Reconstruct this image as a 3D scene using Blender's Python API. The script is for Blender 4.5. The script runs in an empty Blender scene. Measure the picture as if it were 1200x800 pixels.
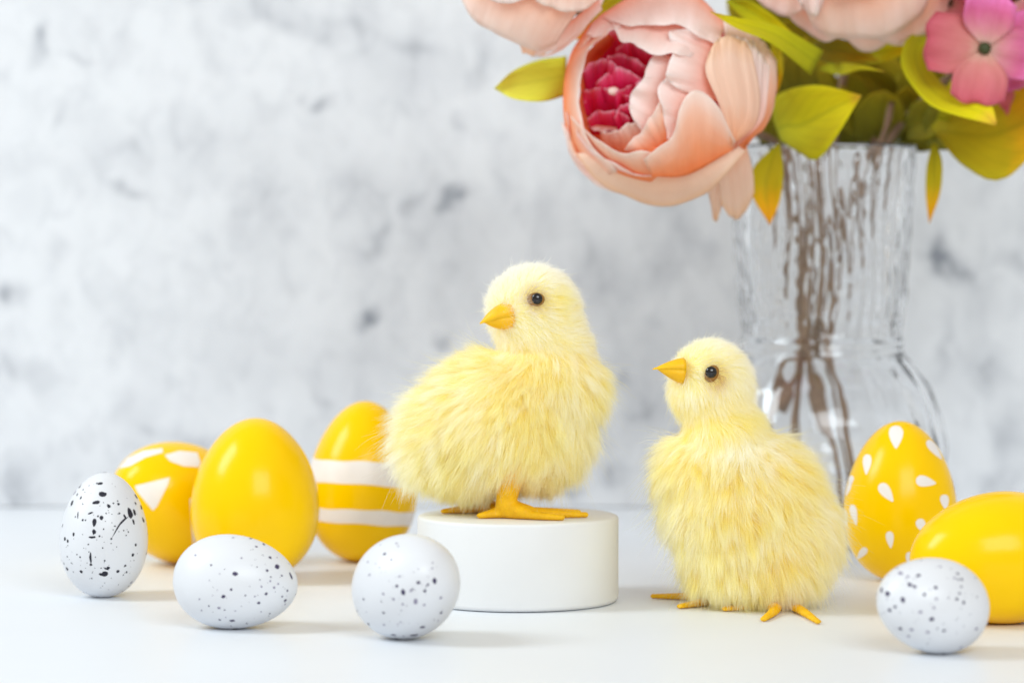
import bpy, bmesh, math, random
import numpy as np
from mathutils import Vector, Matrix, Euler
from mathutils.bvhtree import BVHTree

random.seed(7)
rng = np.random.default_rng(7)
scene = bpy.context.scene
COL = scene.collection

# ------------------------------------------------------------------ camera
F = 3333.0            # focal length in photo pixels (100 mm on a 36 mm sensor)
CAM_H = 0.141
PITCH = math.atan(110 / F)
cam_data = bpy.data.cameras.new('camera')
cam = bpy.data.objects.new('camera', cam_data)
COL.objects.link(cam)
cam.location = (0, 0, CAM_H)
cam.rotation_euler = (math.pi / 2 - PITCH, 0, 0)
cam_data.sensor_width = 36.0
cam_data.lens = 100.0
cam_data.clip_start = 0.02
cam_data.clip_end = 50
cam_data.dof.use_dof = True
cam_data.dof.focus_distance = 1.10
cam_data.dof.aperture_fstop = 7.0
cam_data.dof.aperture_blades = 7
scene.camera = cam

# ------------------------------------------------------------------ world, light, exposure
world = bpy.data.worlds.new('World')
scene.world = world
world.use_nodes = True
bg = world.node_tree.nodes['Background']
bg.inputs[0].default_value = (1.0, 0.935, 0.835, 1)
bg.inputs[1].default_value = 0.60


def area(name, loc, target, sx, sy, power, color):
    ld = bpy.data.lights.new(name, 'AREA')
    ld.shape = 'RECTANGLE'
    ld.size, ld.size_y = sx, sy
    ld.energy = power
    ld.color = color
    o = bpy.data.objects.new(name, ld)
    COL.objects.link(o)
    o.location = loc
    o.rotation_euler = (Vector(target) - Vector(loc)).to_track_quat('-Z', 'Y').to_euler()
    return o


area('window_light', (-1.25, 0.95, 1.10), (0, 1.2, 0.03), 0.50, 0.75, 16.5, (0.83, 0.93, 1.0))
area('front_light', (0.38, -0.32, 0.90), (0, 1.25, 0.14), 0.90, 0.70, 14.5, (0.88, 0.95, 1.0))

scene.view_settings.view_transform = 'Standard'
scene.view_settings.look = 'None'
scene.view_settings.exposure = 0.0
scene.view_settings.gamma = 1.0
scene.view_settings.use_curve_mapping = False
cy = scene.cycles
cy.use_denoising = True
try:
    cy.denoiser = 'OPENIMAGEDENOISE'
except Exception:
    pass
cy.max_bounces = 24
cy.diffuse_bounces = 16
cy.glossy_bounces = 6
cy.transmission_bounces = 14
cy.transparent_max_bounces = 40
cy.sample_clamp_indirect = 8.0
cy.blur_glossy = 0.5
scene.render.film_transparent = False


# ------------------------------------------------------------------ helpers
def at(px, py, d):
    """point on the ray through a photo pixel at depth y = d"""
    cx, cz = (px - 600) / F, -(py - 400) / F
    dy = math.cos(PITCH) + cz * math.sin(PITCH)
    dz = -math.sin(PITCH) + cz * math.cos(PITCH)
    k = d / dy
    return Vector((cx * k, d, CAM_H + dz * k))


def ray(px, py):
    return (at(px, py, 1.0) - Vector((0, 0, CAM_H))).normalized()


def link(name, me, mat=None, parent=None):
    o = bpy.data.objects.new(name, me)
    COL.objects.link(o)
    if mat is not None:
        if len(me.materials) == 0:
            me.materials.append(mat)
    if parent is not None:
        o.parent = parent
        o.matrix_parent_inverse = Matrix.Identity(4)
        o.matrix_basis = parent_world(parent).inverted()
    return o


def parent_world(p):
    m = p.matrix_basis.copy()
    q = p
    while q.parent is not None:
        q = q.parent
        m = q.matrix_basis @ m
    return m


def empty(name, loc):
    o = bpy.data.objects.new(name, None)
    o.empty_display_size = 0.01
    o.location = loc
    COL.objects.link(o)
    o.matrix_basis = Matrix.Translation(loc)
    return o


def tag(o, label, cat, group=None, kind=None):
    if label:
        o['label'] = label
    if cat:
        o['category'] = cat
    if group:
        o['group'] = group
    if kind:
        o['kind'] = kind
    return o


def mesh(name, verts, faces, smooth=True, uv=None):
    me = bpy.data.meshes.new(name)
    me.from_pydata([tuple(v) for v in verts], [], faces)
    if smooth:
        me.polygons.foreach_set('use_smooth', [True] * len(me.polygons))
    if uv is not None:
        lay = me.uv_layers.new(name='UVMap')
        for l in me.loops:
            lay.data[l.index].uv = uv[l.vertex_index]
    me.update()
    return me


# ------------------------------------------------------------------ materials
def new_mat(name):
    m = bpy.data.materials.new(name)
    m.use_nodes = True
    nt = m.node_tree
    return m, nt, nt.nodes['Principled BSDF']


def plain(name, col, rough=0.5, spec=0.5, coat=0.0, noise=0.0, nscale=200, bump=0.0, bscale=900, sss=0.0):
    m, nt, b = new_mat(name)
    b.inputs['Base Color'].default_value = (*col, 1)
    b.inputs['Roughness'].default_value = rough
    b.inputs['Specular IOR Level'].default_value = spec
    b.inputs['Coat Weight'].default_value = coat
    b.inputs['Coat Roughness'].default_value = 0.12
    if sss:
        b.inputs['Subsurface Weight'].default_value = sss
        b.inputs['Subsurface Scale'].default_value = 0.003
        b.inputs['Subsurface Radius'].default_value = (1, 0.6, 0.3)
    tc = nt.nodes.new('ShaderNodeTexCoord')
    if noise:
        n = nt.nodes.new('ShaderNodeTexNoise')
        n.inputs['Scale'].default_value = nscale
        n.inputs['Detail'].default_value = 5
        nt.links.new(tc.outputs['Object'], n.inputs['Vector'])
        mx = nt.nodes.new('ShaderNodeMix')
        mx.data_type = 'RGBA'
        mx.inputs[6].default_value = (*[c * (1 - noise) for c in col], 1)
        mx.inputs[7].default_value = (*[min(1, c * (1 + noise * 0.5)) for c in col], 1)
        nt.links.new(n.outputs['Fac'], mx.inputs[0])
        nt.links.new(mx.outputs[2], b.inputs['Base Color'])
    if bump:
        n2 = nt.nodes.new('ShaderNodeTexNoise')
        n2.inputs['Scale'].default_value = bscale
        n2.inputs['Detail'].default_value = 4
        nt.links.new(tc.outputs['Object'], n2.inputs['Vector'])
        bp = nt.nodes.new('ShaderNodeBump')
        bp.inputs['Strength'].default_value = bump
        bp.inputs['Distance'].default_value = 0.0005
        nt.links.new(n2.outputs['Fac'], bp.inputs['Height'])
        nt.links.new(bp.outputs[0], b.inputs['Normal'])
    return m


M = {}
M['table'] = plain('white_tabletop', (0.755, 0.783, 0.82), 0.42, 0.35, noise=0.035, nscale=14, bump=0.06, bscale=700)
M['podium'] = plain('white_wood_paint', (0.76, 0.765, 0.765), 0.5, 0.35, noise=0.03, nscale=60, bump=0.12, bscale=500)
M['yellow'] = plain('yellow_egg_paint', (1.0, 0.60, 0.0), 0.20, 0.17, noise=0.07, nscale=55, bump=0.10, bscale=320)
M['white_paint'] = plain('white_egg_paint', (0.88, 0.84, 0.81), 0.4, 0.4, noise=0.10, nscale=130)
M['eggshell'] = plain('white_eggshell', (0.715, 0.73, 0.762), 0.34, 0.4, noise=0.03, nscale=50, bump=0.10, bscale=1500)
M['black_paint'] = plain('black_speckle', (0.018, 0.018, 0.03), 0.5, 0.3)
M['violet_paint'] = plain('dark_violet_speckle', (0.055, 0.045, 0.10), 0.5, 0.3)
M['faded_paint'] = plain('faded_grey_speckle', (0.27, 0.25, 0.34), 0.5, 0.3)
M['beak'] = plain('orange_yellow_beak', (1.0, 0.52, 0.006), 0.42, 0.35, noise=0.2, nscale=300, bump=0.45, bscale=1000, sss=0.15)
M['foot'] = plain('orange_foot', (1.0, 0.52, 0.008), 0.48, 0.3, noise=0.28, nscale=330, bump=0.9, bscale=1100, sss=0.15)
M['pupil'] = plain('black_glass_eye', (0.006, 0.005, 0.006), 0.06, 0.6)
M['iris'] = plain('brown_eye_rim', (0.30, 0.14, 0.025), 0.35, 0.4, noise=0.5, nscale=900)
M['skin'] = plain('yellow_chick_skin', (0.96, 0.84, 0.34), 0.9, 0.1, noise=0.2, nscale=120)
M['stem'] = plain('brown_wrapped_stem', (0.29, 0.19, 0.125), 0.65, 0.3, noise=0.4, nscale=300, bump=0.4)
M['green_stem'] = plain('green_stem', (0.16, 0.21, 0.07), 0.6, 0.3, noise=0.3, nscale=200)
M['bead'] = plain('dark_bead', (0.05, 0.06, 0.02), 0.5, 0.3)
M['stamen'] = plain('pale_stamen', (0.85, 0.62, 0.55), 0.5, 0.3)


def ramp_mat(name, stops, axis=1, rough=0.65, transl=0.35, veins=0.0, vscale=30.0, mottle=0.12, midrib=0.0):
    """cloth petal / leaf: dyed gradient along the UV, fine veins, light passing through"""
    m, nt, b = new_mat(name)
    uv = nt.nodes.new('ShaderNodeUVMap')
    sep = nt.nodes.new('ShaderNodeSeparateXYZ')
    nt.links.new(uv.outputs[0], sep.inputs[0])
    nz = nt.nodes.new('ShaderNodeTexNoise')
    nz.inputs['Scale'].default_value = 5
    nz.inputs['Detail'].default_value = 4
    nt.links.new(uv.outputs[0], nz.inputs['Vector'])
    add = nt.nodes.new('ShaderNodeMath')
    add.operation = 'MULTIPLY_ADD'
    nt.links.new(nz.outputs['Fac'], add.inputs[0])
    add.inputs[1].default_value = mottle * 2
    nt.links.new(sep.outputs[axis], add.inputs[2])
    sub = nt.nodes.new('ShaderNodeMath')
    sub.operation = 'SUBTRACT'
    nt.links.new(add.outputs[0], sub.inputs[0])
    sub.inputs[1].default_value = mottle
    cr = nt.nodes.new('ShaderNodeValToRGB')
    e = cr.color_ramp.elements
    e[0].position, e[0].color = stops[0][0], (*stops[0][1], 1)
    e[1].position, e[1].color = stops[-1][0], (*stops[-1][1], 1)
    for p, c in stops[1:-1]:
        q = e.new(p)
        q.color = (*c, 1)
    nt.links.new(sub.outputs[0], cr.inputs[0])
    col_out = cr.outputs[0]
    # veins running along the piece
    mp = nt.nodes.new('ShaderNodeMapping')
    mp.inputs['Scale'].default_value = (vscale * 0.7, 1.3, 1)
    nt.links.new(uv.outputs[0], mp.inputs[0])
    vn = nt.nodes.new('ShaderNodeTexNoise')
    vn.inputs['Scale'].default_value = 1.0
    vn.inputs['Detail'].default_value = 3
    nt.links.new(mp.outputs[0], vn.inputs['Vector'])
    bp = nt.nodes.new('ShaderNodeBump')
    bp.inputs['Strength'].default_value = 0.8
    bp.inputs['Distance'].default_value = 0.0012
    nt.links.new(vn.outputs['Fac'], bp.inputs['Height'])
    nt.links.new(bp.outputs[0], b.inputs['Normal'])
    if veins:
        mx = nt.nodes.new('ShaderNodeMix')
        mx.data_type = 'RGBA'
        mx.blend_type = 'MULTIPLY'
        mr = nt.nodes.new('ShaderNodeMapRange')
        mr.inputs[1].default_value = 0.35
        mr.inputs[2].default_value = 0.6
        mr.inputs[3].default_value = 0.0
        mr.inputs[4].default_value = veins
        nt.links.new(vn.outputs['Fac'], mr.inputs[0])
        nt.links.new(mr.outputs[0], mx.inputs[0])
        nt.links.new(col_out, mx.inputs[6])
        mx.inputs[7].default_value = (0.85, 0.7, 0.62, 1)
        col_out = mx.outputs[2]
    if midrib:
        # central rib and slanting side ribs
        ds = nt.nodes.new('ShaderNodeMath')
        ds.operation = 'SUBTRACT'
        nt.links.new(sep.outputs[0], ds.inputs[0])
        ds.inputs[1].default_value = 0.5
        ab = nt.nodes.new('ShaderNodeMath')
        ab.operation = 'ABSOLUTE'
        nt.links.new(ds.outputs[0], ab.inputs[0])
        ml = nt.nodes.new('ShaderNodeMapRange')
        ml.inputs[1].default_value = 0.0
        ml.inputs[2].default_value = 0.05
        ml.inputs[3].default_value = 1.0
        ml.inputs[4].default_value = 0.0
        nt.links.new(ab.outputs[0], ml.inputs[0])
        sd = nt.nodes.new('ShaderNodeMath')
        sd.operation = 'MULTIPLY_ADD'
        nt.links.new(ab.outputs[0], sd.inputs[0])
        sd.inputs[1].default_value = -0.9
        nt.links.new(sep.outputs[1], sd.inputs[2])
        sw = nt.nodes.new('ShaderNodeMath')
        sw.operation = 'MULTIPLY'
        nt.links.new(sd.outputs[0], sw.inputs[0])
        sw.inputs[1].default_value = 44.0
        si = nt.nodes.new('ShaderNodeMath')
        si.operation = 'SINE'
        nt.links.new(sw.outputs[0], si.inputs[0])
        sr = nt.nodes.new('ShaderNodeMapRange')
        sr.inputs[1].default_value = 0.80
        sr.inputs[2].default_value = 1.0
        sr.inputs[3].default_value = 0.0
        sr.inputs[4].default_value = 0.45
        nt.links.new(si.outputs[0], sr.inputs[0])
        mxv = nt.nodes.new('ShaderNodeMath')
        mxv.operation = 'MAXIMUM'
        nt.links.new(ml.outputs[0], mxv.inputs[0])
        nt.links.new(sr.outputs[0], mxv.inputs[1])
        mf = nt.nodes.new('ShaderNodeMath')
        mf.operation = 'MULTIPLY'
        nt.links.new(mxv.outputs[0], mf.inputs[0])
        mf.inputs[1].default_value = midrib
        mm = nt.nodes.new('ShaderNodeMix')
        mm.data_type = 'RGBA'
        mm.blend_type = 'MULTIPLY'
        nt.links.new(mf.outputs[0], mm.inputs[0])
        nt.links.new(col_out, mm.inputs[6])
        mm.inputs[7].default_value = (0.55, 0.62, 0.5, 1)
        col_out = mm.outputs[2]
    nt.links.new(col_out, b.inputs['Base Color'])
    b.inputs['Roughness'].default_value = rough
    b.inputs['Specular IOR Level'].default_value = 0.25
    tr = nt.nodes.new('ShaderNodeBsdfTranslucent')
    nt.links.new(col_out, tr.inputs[0])
    ms = nt.nodes.new('ShaderNodeMixShader')
    ms.inputs[0].default_value = transl
    nt.links.new(b.outputs[0], ms.inputs[1])
    nt.links.new(tr.outputs[0], ms.inputs[2])
    nt.links.new(ms.outputs[0], nt.nodes['Material Output'].inputs[0])
    return m


M['petal'] = ramp_mat('peach_petal', [(0.0, (0.985, 0.30, 0.09)), (0.3, (0.985, 0.47, 0.25)), (0.65, (0.985, 0.66, 0.49)), (0.88, (0.985, 0.80, 0.70)), (1.0, (0.985, 0.87, 0.80))], veins=0.22, vscale=16, transl=0.3)
M['petal_pale'] = ramp_mat('pale_pink_petal', [(0.0, (0.98, 0.44, 0.28)), (0.3, (0.98, 0.66, 0.56)), (0.7, (0.985, 0.82, 0.77)), (1.0, (0.985, 0.90, 0.87))], veins=0.2, vscale=16, transl=0.3)
M['petal_sand'] = ramp_mat('sand_petal', [(0.0, (0.98, 0.52, 0.28)), (0.4, (0.985, 0.74, 0.58)), (0.8, (0.985, 0.79, 0.64)), (1.0, (0.97, 0.72, 0.50))], veins=0.18, vscale=12, transl=0.3)
M['petal_deep'] = ramp_mat('deep_orange_petal', [(0.0, (0.90, 0.22, 0.05)), (1.0, (0.96, 0.40, 0.17))], veins=0.10, vscale=12, transl=0.3)
M['crimson'] = ramp_mat('crimson_petal', [(0.0, (0.66, 0.004, 0.06)), (0.55, (0.88, 0.022, 0.15)), (0.85, (0.94, 0.12, 0.28)), (1.0, (0.97, 0.48, 0.60))], veins=0.15, vscale=10, transl=0.3)
M['pink'] = ramp_mat('pink_floret_petal', [(0.0, (0.90, 0.66, 0.54)), (0.3, (0.86, 0.40, 0.44)), (0.75, (0.80, 0.19, 0.40)), (1.0, (0.90, 0.26, 0.62))], veins=0.4, vscale=8, transl=0.25)
M['coral'] = ramp_mat('coral_floret_petal', [(0.0, (0.90, 0.62, 0.48)), (0.3, (0.82, 0.33, 0.31)), (1.0, (0.74, 0.15, 0.22))], veins=0.4, vscale=8, transl=0.25)
M['leaf'] = ramp_mat('yellow_green_leaf', [(0.0, (0.50, 0.52, 0.012)), (0.5, (0.74, 0.72, 0.008)), (0.86, (0.88, 0.82, 0.008)), (1.0, (0.95, 0.62, 0.06))], veins=0.2, vscale=9, transl=0.3, mottle=0.1, midrib=0.5)
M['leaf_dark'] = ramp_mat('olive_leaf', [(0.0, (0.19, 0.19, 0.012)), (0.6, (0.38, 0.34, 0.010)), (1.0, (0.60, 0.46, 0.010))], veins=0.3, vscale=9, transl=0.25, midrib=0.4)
M['leaf_lime'] = ramp_mat('lime_leaf', [(0.0, (0.80, 0.84, 0.06)), (0.6, (0.88, 0.90, 0.10)), (1.0, (0.90, 0.90, 0.14))], veins=0.10, vscale=9, transl=0.3, midrib=0.25)
M['leaf_orange'] = ramp_mat('orange_tipped_leaf', [(0.0, (0.48, 0.44, 0.008)), (0.5, (0.64, 0.53, 0.008)), (0.74, (0.90, 0.55, 0.008)), (1.0, (1.0, 0.48, 0.01))], veins=0.2, vscale=9, transl=0.3, mottle=0.14, midrib=0.4)

# glass
gm, gnt, gb = new_mat('clear_glass')
gb.inputs['Base Color'].default_value = (0.985, 0.99, 0.995, 1)
gb.inputs['Roughness'].default_value = 0.035
gb.inputs['IOR'].default_value = 1.46
gb.inputs['Transmission Weight'].default_value = 1.0
M['glass'] = gm

# down (fur)
fm, fnt, fb = new_mat('yellow_down')
fnt.nodes.remove(fb)
fa = fnt.nodes.new('ShaderNodeAttribute')
fa.attribute_name = 'tint'
fd = fnt.nodes.new('ShaderNodeBsdfDiffuse')
ft = fnt.nodes.new('ShaderNodeBsdfTranslucent')
fx = fnt.nodes.new('ShaderNodeMixShader')
fx.inputs[0].default_value = 0.45
fnt.links.new(fa.outputs['Color'], fd.inputs[0])
fnt.links.new(fa.outputs['Color'], ft.inputs[0])
fnt.links.new(fd.outputs[0], fx.inputs[1])
fnt.links.new(ft.outputs[0], fx.inputs[2])
ftr = fnt.nodes.new('ShaderNodeBsdfTransparent')
fy = fnt.nodes.new('ShaderNodeMixShader')
fy.inputs[0].default_value = 0.34
fnt.links.new(fx.outputs[0], fy.inputs[1])
fnt.links.new(ftr.outputs[0], fy.inputs[2])
fnt.links.new(fy.outputs[0], fnt.nodes['Material Output'].inputs[0])
M['down'] = fm


# ------------------------------------------------------------------ the wall and the table
WALL_Y = 1.541


def wall_material():
    m, nt, b = new_mat('mottled_plaster')
    b.inputs['Roughness'].default_value = 0.75
    b.inputs['Specular IOR Level'].default_value = 0.2
    N, Lk = nt.nodes.new, nt.links.new
    geo = N('ShaderNodeNewGeometry')
    warp = N('ShaderNodeTexNoise')
    warp.inputs['Scale'].default_value = 38
    warp.inputs['Detail'].default_value = 5
    Lk(geo.outputs['Position'], warp.inputs['Vector'])
    wm = N('ShaderNodeVectorMath')
    wm.operation = 'MULTIPLY_ADD'
    Lk(warp.outputs['Color'], wm.inputs[0])
    wm.inputs[1].default_value = (0.034, 0.0, 0.034)
    Lk(geo.outputs['Position'], wm.inputs[2])
    off = N('ShaderNodeVectorMath')
    off.operation = 'SUBTRACT'
    Lk(wm.outputs[0], off.inputs[0])
    off.inputs[1].default_value = (0.017, 0.0, 0.017)
    spots = [  # photo px, half sizes, strength, tilt
        (38, 48, 10, 18, .8, 20), (70, 138, 8, 12, .6, 0), (92, 64, 18, 7, .35, 0), (14, 342, 16, 13, .9, 10), (385, 128, 17, 8, .6, -15),
        (355, 118, 8, 8, .6, 0), (437, 286, 11, 20, .55, 40), (483, 242, 12, 12, .4, 0), (537, 233, 14, 8, .8, 0), (433, 384, 8, 15, 1.0, 30),
        (528, 402, 8, 10, .6, 0), (565, 72, 12, 24, .65, 15), (543, 150, 6, 9, .6, 0), (252, 55, 14, 40, .3, -10), (330, 22, 70, 12, .38, 10),
        (158, 226, 16, 7, .45, 10), (18, 195, 26, 16, .3, 0), (66, 295, 12, 14, .3, 0), (300, 240, 40, 12, .22, 30), (160, 170, 10, 22, .25, 0),
        (1112, 312, 24, 18, .95, 20), (1100, 285, 9, 24, .7, 0), (1104, 402, 8, 34, .6, 0), (1188, 312, 14, 12, .55, 0), (1160, 432, 26, 20, .45, 0),
        (1180, 505, 20, 24, .5, 0), (1165, 560, 26, 14, .5, 0), (770, 232, 10, 14, .4, 0), (690, 192, 12, 10, .4, 0), (722, 560, 16, 16, .7, 0),
        (748, 490, 12, 18, .5, 25), (735, 452, 9, 12, .5, 0), (684, 582, 12, 9, .9, 0), (14, 572, 18, 28, .6, 15), (46, 440, 12, 18, .4, 0),
        (8, 430, 20, 12, .35, 0), (140, 60, 10, 30, .22, 0), (600, 190, 18, 30, .25, 0), (720, 330, 30, 26, .28, 0), (790, 300, 12, 34, .4, 10),
        (820, 290, 10, 20, .35, 0), (228, 520, 22, 8, .35, 0), (380, 470, 10, 8, .35, 0), (190, 505, 22, 8, .35, 10), (300, 400, 60, 40, .12, 0),
        (480, 60, 40, 10, .22, 20), (210, 130, 10, 26, .2, 0), (640, 270, 14, 30, .25, 15), (270, 330, 60, 50, .16, 0), (420, 220, 24, 14, .28, 40),
    ]
    total = None
    s = WALL_Y / F
    for (px, py, hx, hy, st, tilt) in spots:
        c = at(px, py, WALL_Y)
        mp = N('ShaderNodeMapping')
        mp.vector_type = 'TEXTURE'
        mp.inputs['Location'].default_value = c
        mp.inputs['Rotation'].default_value = (0, math.radians(tilt), 0)
        mp.inputs['Scale'].default_value = (hx * s * 1.6, 1.0, hy * s * 1.6)
        Lk(off.outputs[0], mp.inputs[0])
        ln = N('ShaderNodeVectorMath')
        ln.operation = 'LENGTH'
        Lk(mp.outputs[0], ln.inputs[0])
        mr = N('ShaderNodeMapRange')
        mr.interpolation_type = 'SMOOTHSTEP'
        mr.inputs[1].default_value = 0.0
        mr.inputs[2].default_value = 1.3
        mr.inputs[3].default_value = st * 1.05
        mr.inputs[4].default_value = 0.0
        Lk(ln.outputs['Value'], mr.inputs[0])
        if total is None:
            total = mr.outputs[0]
        else:
            ad = N('ShaderNodeMath')
            ad.operation = 'ADD'
            Lk(total, ad.inputs[0])
            Lk(mr.outputs[0], ad.inputs[1])
            total = ad.outputs[0]
    # break the stains up with a streaky noise
    st_map = N('ShaderNodeMapping')
    st_map.inputs['Scale'].default_value = (75, 75, 45)
    Lk(off.outputs[0], st_map.inputs[0])
    n1 = N('ShaderNodeTexNoise')
    n1.inputs['Scale'].default_value = 1.0
    n1.inputs['Detail'].default_value = 6
    n1.inputs['Roughness'].default_value = 0.6
    Lk(st_map.outputs[0], n1.inputs['Vector'])
    r1 = N('ShaderNodeMapRange')
    r1.inputs[1].default_value = 0.25
    r1.inputs[2].default_value = 0.7
    r1.inputs[3].default_value = 0.25
    r1.inputs[4].default_value = 1.15
    Lk(n1.outputs['Fac'], r1.inputs[0])
    mul = N('ShaderNodeMath')
    mul.operation = 'MULTIPLY'
    Lk(total, mul.inputs[0])
    Lk(r1.outputs[0], mul.inputs[1])
    # broad clouds
    n2 = N('ShaderNodeTexNoise')
    n2.inputs['Scale'].default_value = 16
    n2.inputs['Detail'].default_value = 6
    n2.inputs['Roughness'].default_value = 0.55
    Lk(off.outputs[0], n2.inputs['Vector'])
    r2 = N('ShaderNodeMapRange')
    r2.inputs[1].default_value = 0.45
    r2.inputs[2].default_value = 0.8
    r2.inputs[3].default_value = 0.0
    r2.inputs[4].default_value = 0.42
    Lk(n2.outputs['Fac'], r2.inputs[0])
    fine_map = N('ShaderNodeMapping')
    fine_map.inputs['Scale'].default_value = (68, 68, 46)
    Lk(geo.outputs['Position'], fine_map.inputs[0])
    n3 = N('ShaderNodeTexNoise')
    n3.inputs['Scale'].default_value = 1.0
    n3.inputs['Detail'].default_value = 7
    n3.inputs['Roughness'].default_value = 0.62
    n3.inputs['Distortion'].default_value = 0.6
    Lk(fine_map.outputs[0], n3.inputs['Vector'])
    r3 = N('ShaderNodeMapRange')
    r3.inputs[1].default_value = 0.48
    r3.inputs[2].default_value = 0.74
    r3.inputs[3].default_value = 0.0
    r3.inputs[4].default_value = 0.30
    Lk(n3.outputs['Fac'], r3.inputs[0])
    s0 = N('ShaderNodeMath')
    s0.operation = 'ADD'
    Lk(r2.outputs[0], s0.inputs[0])
    Lk(r3.outputs[0], s0.inputs[1])
    sm = N('ShaderNodeMath')
    sm.operation = 'ADD'
    sm.use_clamp = True
    Lk(mul.outputs[0], sm.inputs[0])
    Lk(s0.outputs[0], sm.inputs[1])
    cr = N('ShaderNodeValToRGB')
    e = cr.color_ramp.elements
    e[0].position, e[0].color = 0.0, (0.745, 0.765, 0.795, 1)
    e[1].position, e[1].color = 1.0, (0.28, 0.30, 0.34, 1)
    q = e.new(0.4)
    q.color = (0.60, 0.62, 0.655, 1)
    Lk(sm.outputs[0], cr.inputs[0])
    Lk(cr.outputs[0], b.inputs['Base Color'])
    bp = N('ShaderNodeBump')
    bp.inputs['Strength'].default_value = 0.5
    bp.inputs['Distance'].default_value = 0.0015
    Lk(n1.outputs['Fac'], bp.inputs['Height'])
    Lk(bp.outputs[0], b.inputs['Normal'])
    return m


def box_mesh(name, x0, x1, y0, y1, z0, z1, bev=0.0):
    bm = bmesh.new()
    bmesh.ops.create_cube(bm, size=1)
    for v in bm.verts:
        v.co = Vector(((x0 + x1) / 2 + v.co.x * (x1 - x0), (y0 + y1) / 2 + v.co.y * (y1 - y0), (z0 + z1) / 2 + v.co.z * (z1 - z0)))
    if bev:
        bmesh.ops.bevel(bm, geom=list(bm.edges), offset=bev, segments=2, affect='EDGES')
    me = bpy.data.meshes.new(name)
    bm.to_mesh(me)
    bm.free()
    return me


wall = link('wall', box_mesh('wall', -0.75, 0.75, WALL_Y, WALL_Y + 0.012, 0.0005, 0.75), wall_material())
tag(wall, 'pale grey mottled plaster wall behind the table', None, kind='structure')
table = link('tabletop', box_mesh('tabletop', -0.75, 0.75, 0.25, WALL_Y + 0.012, -0.03, 0.0, 0.001), M['table'])
tag(table, 'smooth white tabletop everything stands on', None, kind='structure')


# ------------------------------------------------------------------ eggs
def egg_r(z, k):
    return math.sqrt(max(0.0, 1 - z * z)) * (1 - k * z - 0.04 * k * (1 - z * z))


def egg_mesh(name, w, h, k=0.13, nu=72, nv=44):
    zs = [-math.cos(math.pi * j / nv) for j in range(nv + 1)]
    mx = max(egg_r(z, k) for z in [i / 200 - 1 for i in range(401)])
    verts, faces = [], []
    for j in range(1, nv):
        r = egg_r(zs[j], k) / mx * w / 2
        for i in range(nu):
            a = 2 * math.pi * i / nu
            verts.append((r * math.cos(a), r * math.sin(a), zs[j] * h / 2))
    for j in range(nv - 2):
        for i in range(nu):
            i2 = (i + 1) % nu
            faces.append((j * nu + i, j * nu + i2, (j + 1) * nu + i2, (j + 1) * nu + i))
    b = len(verts)
    verts += [(0, 0, -h / 2), (0, 0, h / 2)]
    t = (nv - 2) * nu
    for i in range(nu):
        i2 = (i + 1) % nu
        faces.append((b, i2, i))
        faces.append((b + 1, t + i, t + i2))
    return mesh(name, verts, faces)


def egg(name, cx, d, w_px, h_px, rot, mat, label, group, k=0.13, cat='egg'):
    """an egg resting on the table; w, h = across and along its axis; rot = euler degrees of its long axis (z up = pointed end)"""
    s = d / F
    me = egg_mesh('shell', w_px * s, h_px * s, k)
    R = Euler([math.radians(a) for a in rot], 'XYZ').to_matrix()
    zmin = min((R @ v.co).z for v in me.vertices)
    x = (cx - 600) * s
    root = empty(name, Vector((x, d, 0)))
    tag(root, label, cat, group)
    Mw = Matrix.Translation((x, d, -zmin - 0.0002)) @ R.to_4x4()
    me.transform(Mw)
    sh = link('shell', me, mat, root)
    bvh = BVHTree.FromPolygons([v.co.copy() for v in me.vertices], [tuple(p.vertices) for p in me.polygons])
    return root, sh, bvh, Mw


CAMP = Vector((0, 0, CAM_H))


def proj(bvh, px, py):
    hit = bvh.ray_cast(CAMP, ray(px, py))
    return hit[0], hit[1]


def surf_patch(bvh, outline, rings=5, lift=0.00006):
    """paint laid on a shell: world-space outline, filled in rings that follow the surface"""
    c = sum(outline, Vector()) / len(outline)
    verts, faces = [], []
    n = len(outline)

    def put(p):
        co, no, _, _ = bvh.find_nearest(p)
        verts.append(co + no * lift)
    put(c)
    for r in range(1, rings + 1):
        for p in outline:
            put(c.lerp(p, r / rings))
    for i in range(n):
        i2 = (i + 1) % n
        faces.append((0, 1 + i, 1 + i2))
        for r in range(rings - 1):
            a = 1 + r * n
            faces.append((a + i, a + n + i, a + n + i2, a + i2))
    return verts, faces


def splat(bvh, p, no, r, elong=1.0, ang=0.0, n=9, lift=0.00006):
    t = no.orthogonal().normalized()
    up = Vector((0, 0, 1)) - no * no.z
    if up.length > 0.2:
        t = up.normalized()
    b = no.cross(t)
    t, b = t * math.cos(ang) + b * math.sin(ang), b * math.cos(ang) - t * math.sin(ang)
    pts = []
    for i in range(n):
        a = 2 * math.pi * i / n
        q = r * random.uniform(0.78, 1.15)
        pts.append(p + t * math.cos(a) * q * elong + b * math.sin(a) * q)
    return surf_patch(bvh, pts, 2 if r > 0.0008 else 1, lift)


def merge(parts):
    V, Fc = [], []
    for v, f in parts:
        o = len(V)
        V += v
        Fc += [tuple(i + o for i in q) for q in f]
    return V, Fc


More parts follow.
